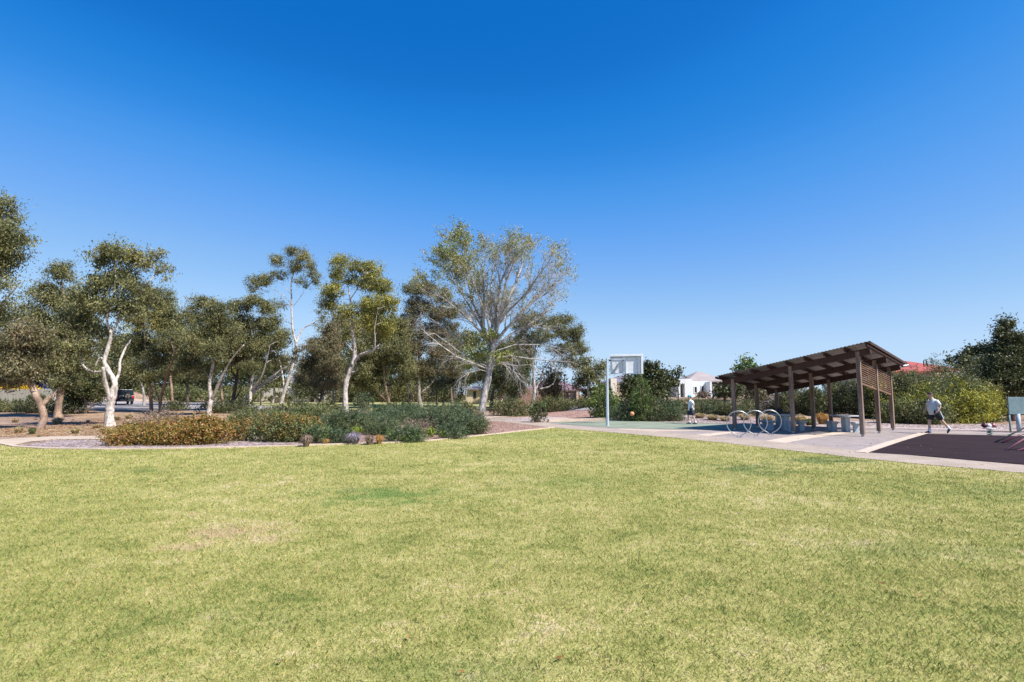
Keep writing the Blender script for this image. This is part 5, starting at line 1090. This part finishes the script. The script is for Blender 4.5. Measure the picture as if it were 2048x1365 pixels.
h.wall(535,622,768,0,9); h.hip(535,622,766,751,0,9,.6); h.wall(548,580,762,-1.0,1.0); h.win(600,606,771,778)
h=House('house','pale house with teal shed roof above the dark car',86,285,T_blue,M_fibro)
h.wall(245,330,770,0,8); h.hip(245,330,769,760,0,8,.5); h.win(262,270,774,784); h.win(300,306,774,784)
h=House('house','brick and white house glimpsed between the middle gum trunks',90,690,T_slate,M_brick)
h.wall(690,760,775,0,8); h.hip(690,760,774,762,0,8,.5); h.win(707,714,777,786); h.win(735,742,777,786)
h=House('house','cream house seen under the left half of the shelter roof',54,1490,T_slate,M_cream)
h.wall(1470,1545,768,0,7); h.hip(1470,1545,767,757,0,7,.4); h.win(1494,1500,773,784); h.win(1485,1488,773,784)
h=House('house','house with bright red tiled hip roof behind the shrubs on the right',52,1850,T_red,M_cream)
h.wall(1785,1925,745,0,10); h.hip(1792,1868,742.5,727,0,9,.4); h.hip(1840,1925,740,722.5,1.5,9,.4); h.win(1800,1812,750,762)
MB().tube([(h.X(1868),1,h.Z(733)),(h.X(1868),1,h.Z(721)),(h.X(1871),1,h.Z(718.5)),(h.X(1874),1,h.Z(721)),(h.X(1874),1,h.Z(730))],.05,6).build('vent_pipe',M_black,h.r,sm=True)
# fences
def fence(label,x0,x1,yt,d,m,name='paling_fence'):
    a=at(x0,790,d).x;b=at(x1,790,d).x; z=hgt((a+b)/2,d); H=at(1024,yt,d).z-z; r=root(name,(a,d,z),label,'fence'); mb=MB(); n=int((b-a)/.13)
    for k in range(n): mb.box(k*.13,k*.13+.115,random.uniform(-.008,.008),.02,-.1,H*random.uniform(.985,1.0))
    mb.build('palings',m,r); mb=MB(); mb.box(0,b-a,.03,.09,H*.25,H*.25+.08).box(0,b-a,.03,.09,H*.8,H*.8+.08); mb.build('rail',m,r)
M_fence=mat('weathered_paling',[(.26,.23,.17),(.38,.34,.27)],3,4,.9,fine=(6,.25),stretch=(4,1,.3)); M_fence2=mat('beige_fence',[(.42,.38,.32),(.5,.46,.4)],3,4,.9,fine=(5,.12),stretch=(4,1,.3))
fence('weathered timber paling fence at far left below yellow flowers',-260,108,779,60.5,M_fence)
fence('beige fence beyond the far lawn in front of the white gabled house',495,640,776,80,M_fence2)
fence('beige paling fence beyond the far lawn behind the middle trunks',640,900,785,84,M_fence2)
B('flower_bed','bank of yellow and orange flowers on top of the paling fence',20,790,130,771,L_flower,leaf=(.16,.10),lumps=14,asp=.2,sig=.18,d=62.5,cat='flowers',stem=False)
B('shrub','orange flowering bush high among the leaves at far left',24,745,14,734,L_orange,leaf=(.16,.1),lumps=4,d=48,sig=.1,stem=False) if False else None
# hedge along far lawn edges
for x,w_,yt,d,l in ((470,130,770,78,'green hedge below the blue metal roof'),(360,110,770,76,'grey green hedge beyond the curving road'),(295,70,772,78,'green hedge right of the dark car'),(560,50,786,74,'rust tinged low shrub in front of the beige fence'),(700,100,777,76,'dark low hedge at the back of the far lawn'),(820,130,772,78,'mixed hedge beyond the far lawn behind the lamp post'),(900,90,770,76,'bright green hedge beside the small cream house'),(1190,60,776,52,'mauve shrub below the young gum tree crown')):
    B('hedge',l,x,803,w_,yt,L_shgreen if 'green' in l else L_olive,leaf=(.22,.1),lumps=11,asp=.4,sig=.3,dens=.9,d=d,cat='hedge',stem=False,mat2=L_olive if 'green' in l else L_dead)
# ------------------------------------------------------------ vehicles
M_navyp=mat('navy_car_paint',[(.012,.018,.035)],rough=.35,spec=.35,coat=.1); M_bluep=mat('blue_car_paint',[(.02,.04,.16)],rough=.3,coat=.2); M_tyre=mat('tyre_rubber',[(.02,.02,.02)],rough=.85); M_rim=mat('alloy_rim',[(.55,.56,.58)],rough=.3,metal=.6)
M_tail=mat('red_tail_lamp',[(.55,.02,.03)],rough=.2); M_plate=mat('number_plate',[(.7,.7,.66)],rough=.5); M_cover=mat('wheel_cover',[(.12,.11,.08),(.2,.17,.12)],9,3,.5)
def wheel(par,x,y,r,w_=.22,name='wheel'):
    o=MB().tube([(x,y-w_/2,r),(x,y-w_*.42,r),(x,y+w_*.42,r),(x,y+w_/2,r)],[r*.93,r,r,r*.93],20).build(name,M_tyre,par)
    MB().tube([(x,y-w_/2-.012,r),(x,y+w_/2+.012,r)],r*.62,10).build('rim',M_rim,o)
    return o
def car(label,cat,loc,rz,paint,L_,W_,H_,suv):
    r=root('parked_car',loc,label,cat,rz=rz); hw=W_/2; wr=.35 if suv else .31; bz=.32 if suv else .25; belt=H_*.58
    prof=[(-L_/2,bz+.12),(-L_/2,belt-.08),(-L_/2+.05,belt),(L_/2-1.15,belt),(L_/2-.15,belt-.16),(L_/2,belt-.32),(L_/2,bz+.05),(L_/2-.1,bz)]+[(-L_/2+.1,bz)]
    v=[(x,-hw,z) for x,z in prof]+[(x,hw,z) for x,z in prof]; n=len(prof)
    f=[tuple(range(n)),tuple(range(2*n-1,n-1,-1))]+[(i,n+i,n+(i+1)%n,(i+1)%n) for i in range(n)]
    b=MB().add(v,f).build('body',paint,r,bevel=.06)
    rx=-L_/2+(.1 if suv else .55); tx=L_/2-1.9; fx=L_/2-1.15; t=.16
    cv=[(-L_/2+.04,-hw+.03,belt-.02),(fx,-hw+.03,belt-.02),(tx,-hw+t,H_-.04),(rx,-hw+t,H_-.04)]; cv+=[(x,-y,z) for x,y,z in cv]
    MB().add(cv,[(0,1,2,3),(7,6,5,4),(0,4,5,1),(1,5,6,2),(2,6,7,3),(3,7,4,0)]).build('cabin',paint,r,bevel=.05)
    # glass: rear, windscreen, sides just proud of the cabin
    def quad(nm,A,B_,C,D,push,m=M_glass):
        A,B_,C,D=map(Vector,(A,B_,C,D)); c=(A+B_+C+D)/4; nn=(B_-A).cross(D-A).normalized(); 
        if nn.dot(c-Vector((0,0,H_*.7)))<0: nn=-nn
        P=[c+(p-c)*.86 for p in (A,B_,C,D)]; MB().add([p+nn*push for p in P]+[p-nn*.02 for p in P],[(0,1,2,3),(7,6,5,4),(0,4,5,1),(1,5,6,2),(2,6,7,3),(3,7,4,0)]).build(nm,m,r)
    quad('rear_window',cv[0],cv[4],cv[7],cv[3],.012); quad('windscreen',cv[1],cv[5],cv[6],cv[2],.012)
    for sgn in (0,4):
        A,B_,C,D=[Vector(q) for q in cv[sgn:sgn+4]]
        for u0,u1 in ((0,.33),(.34,.66),(.67,1.0)): quad('side_window',A.lerp(B_,u0),A.lerp(B_,u1),D.lerp(C,u1),D.lerp(C,u0),.012)
    for x in (-L_/2+.75,L_/2-.8):
        for y in (-hw+.1,hw-.1): wheel(r,x,y,wr)
    for sy in (-1,1):
        MB().box(-L_/2-.012,-L_/2+.05,sy*(hw-.12)-.09,sy*(hw-.12)+.09,belt-.35,belt-.02).build('tail_light',M_tail,r,bevel=.02)
        MB().box(L_/2-.06,L_/2+.012,sy*(hw-.25)-.15,sy*(hw-.25)+.15,belt-.45,belt-.30).build('headlight',M_whitep,r,bevel=.02)
        MB().box(fx-.35,fx-.15,sy*(hw+.02),sy*(hw+.2),belt+.02,belt+.18).build('mirror',paint,r,bevel=.03)
    MB().box(-L_/2-.10,-L_/2+.05,-hw+.04,hw-.04,bz+.02,bz+.24).build('bumper',M_black if suv else paint,r,bevel=.03)
    MB().box(-L_/2-.03,-L_/2-.008,-.45 if suv else -.25,-.05 if suv else .25,bz+.28,bz+.40).build('number_plate',M_plate,r)
    if suv:
        y=.22; o=MB().tube([(-L_/2-.20,-y,.95),(-L_/2-.01,-y,.95)],.33,20).build('spare_wheel',M_tyre,r,bevel=.03); MB().tube([(-L_/2-.225,-y,.95),(-L_/2-.205,-y,.95)],[.22,.24],16).build('cover',M_cover,o)
        for sy in (-1,1): MB().tube([(rx+.1,sy*(hw-t-.05),H_-.04),(rx+.2,sy*(hw-t-.05),H_+.04),(tx-.2,sy*(hw-t-.05),H_+.04),(tx-.1,sy*(hw-t-.05),H_-.04)],.018,6).build('roof_rail',M_black,r,sm=True)
    return r
p=at(243,808,66); p.z=hgt(p.x,p.y)+.03
car('dark navy four wheel drive with rear spare wheel parked beyond the white barked gum','car',p,math.radians(90+43),M_navyp,4.3,1.8,1.78,True)
p=at(92,780,66.5); p.z=hgt(p.x,p.y)+.02
car('blue hatchback parked behind the paling fence left of the thick brown trunk','car',p,math.radians(180+12),M_bluep,3.9,1.7,1.45,False)
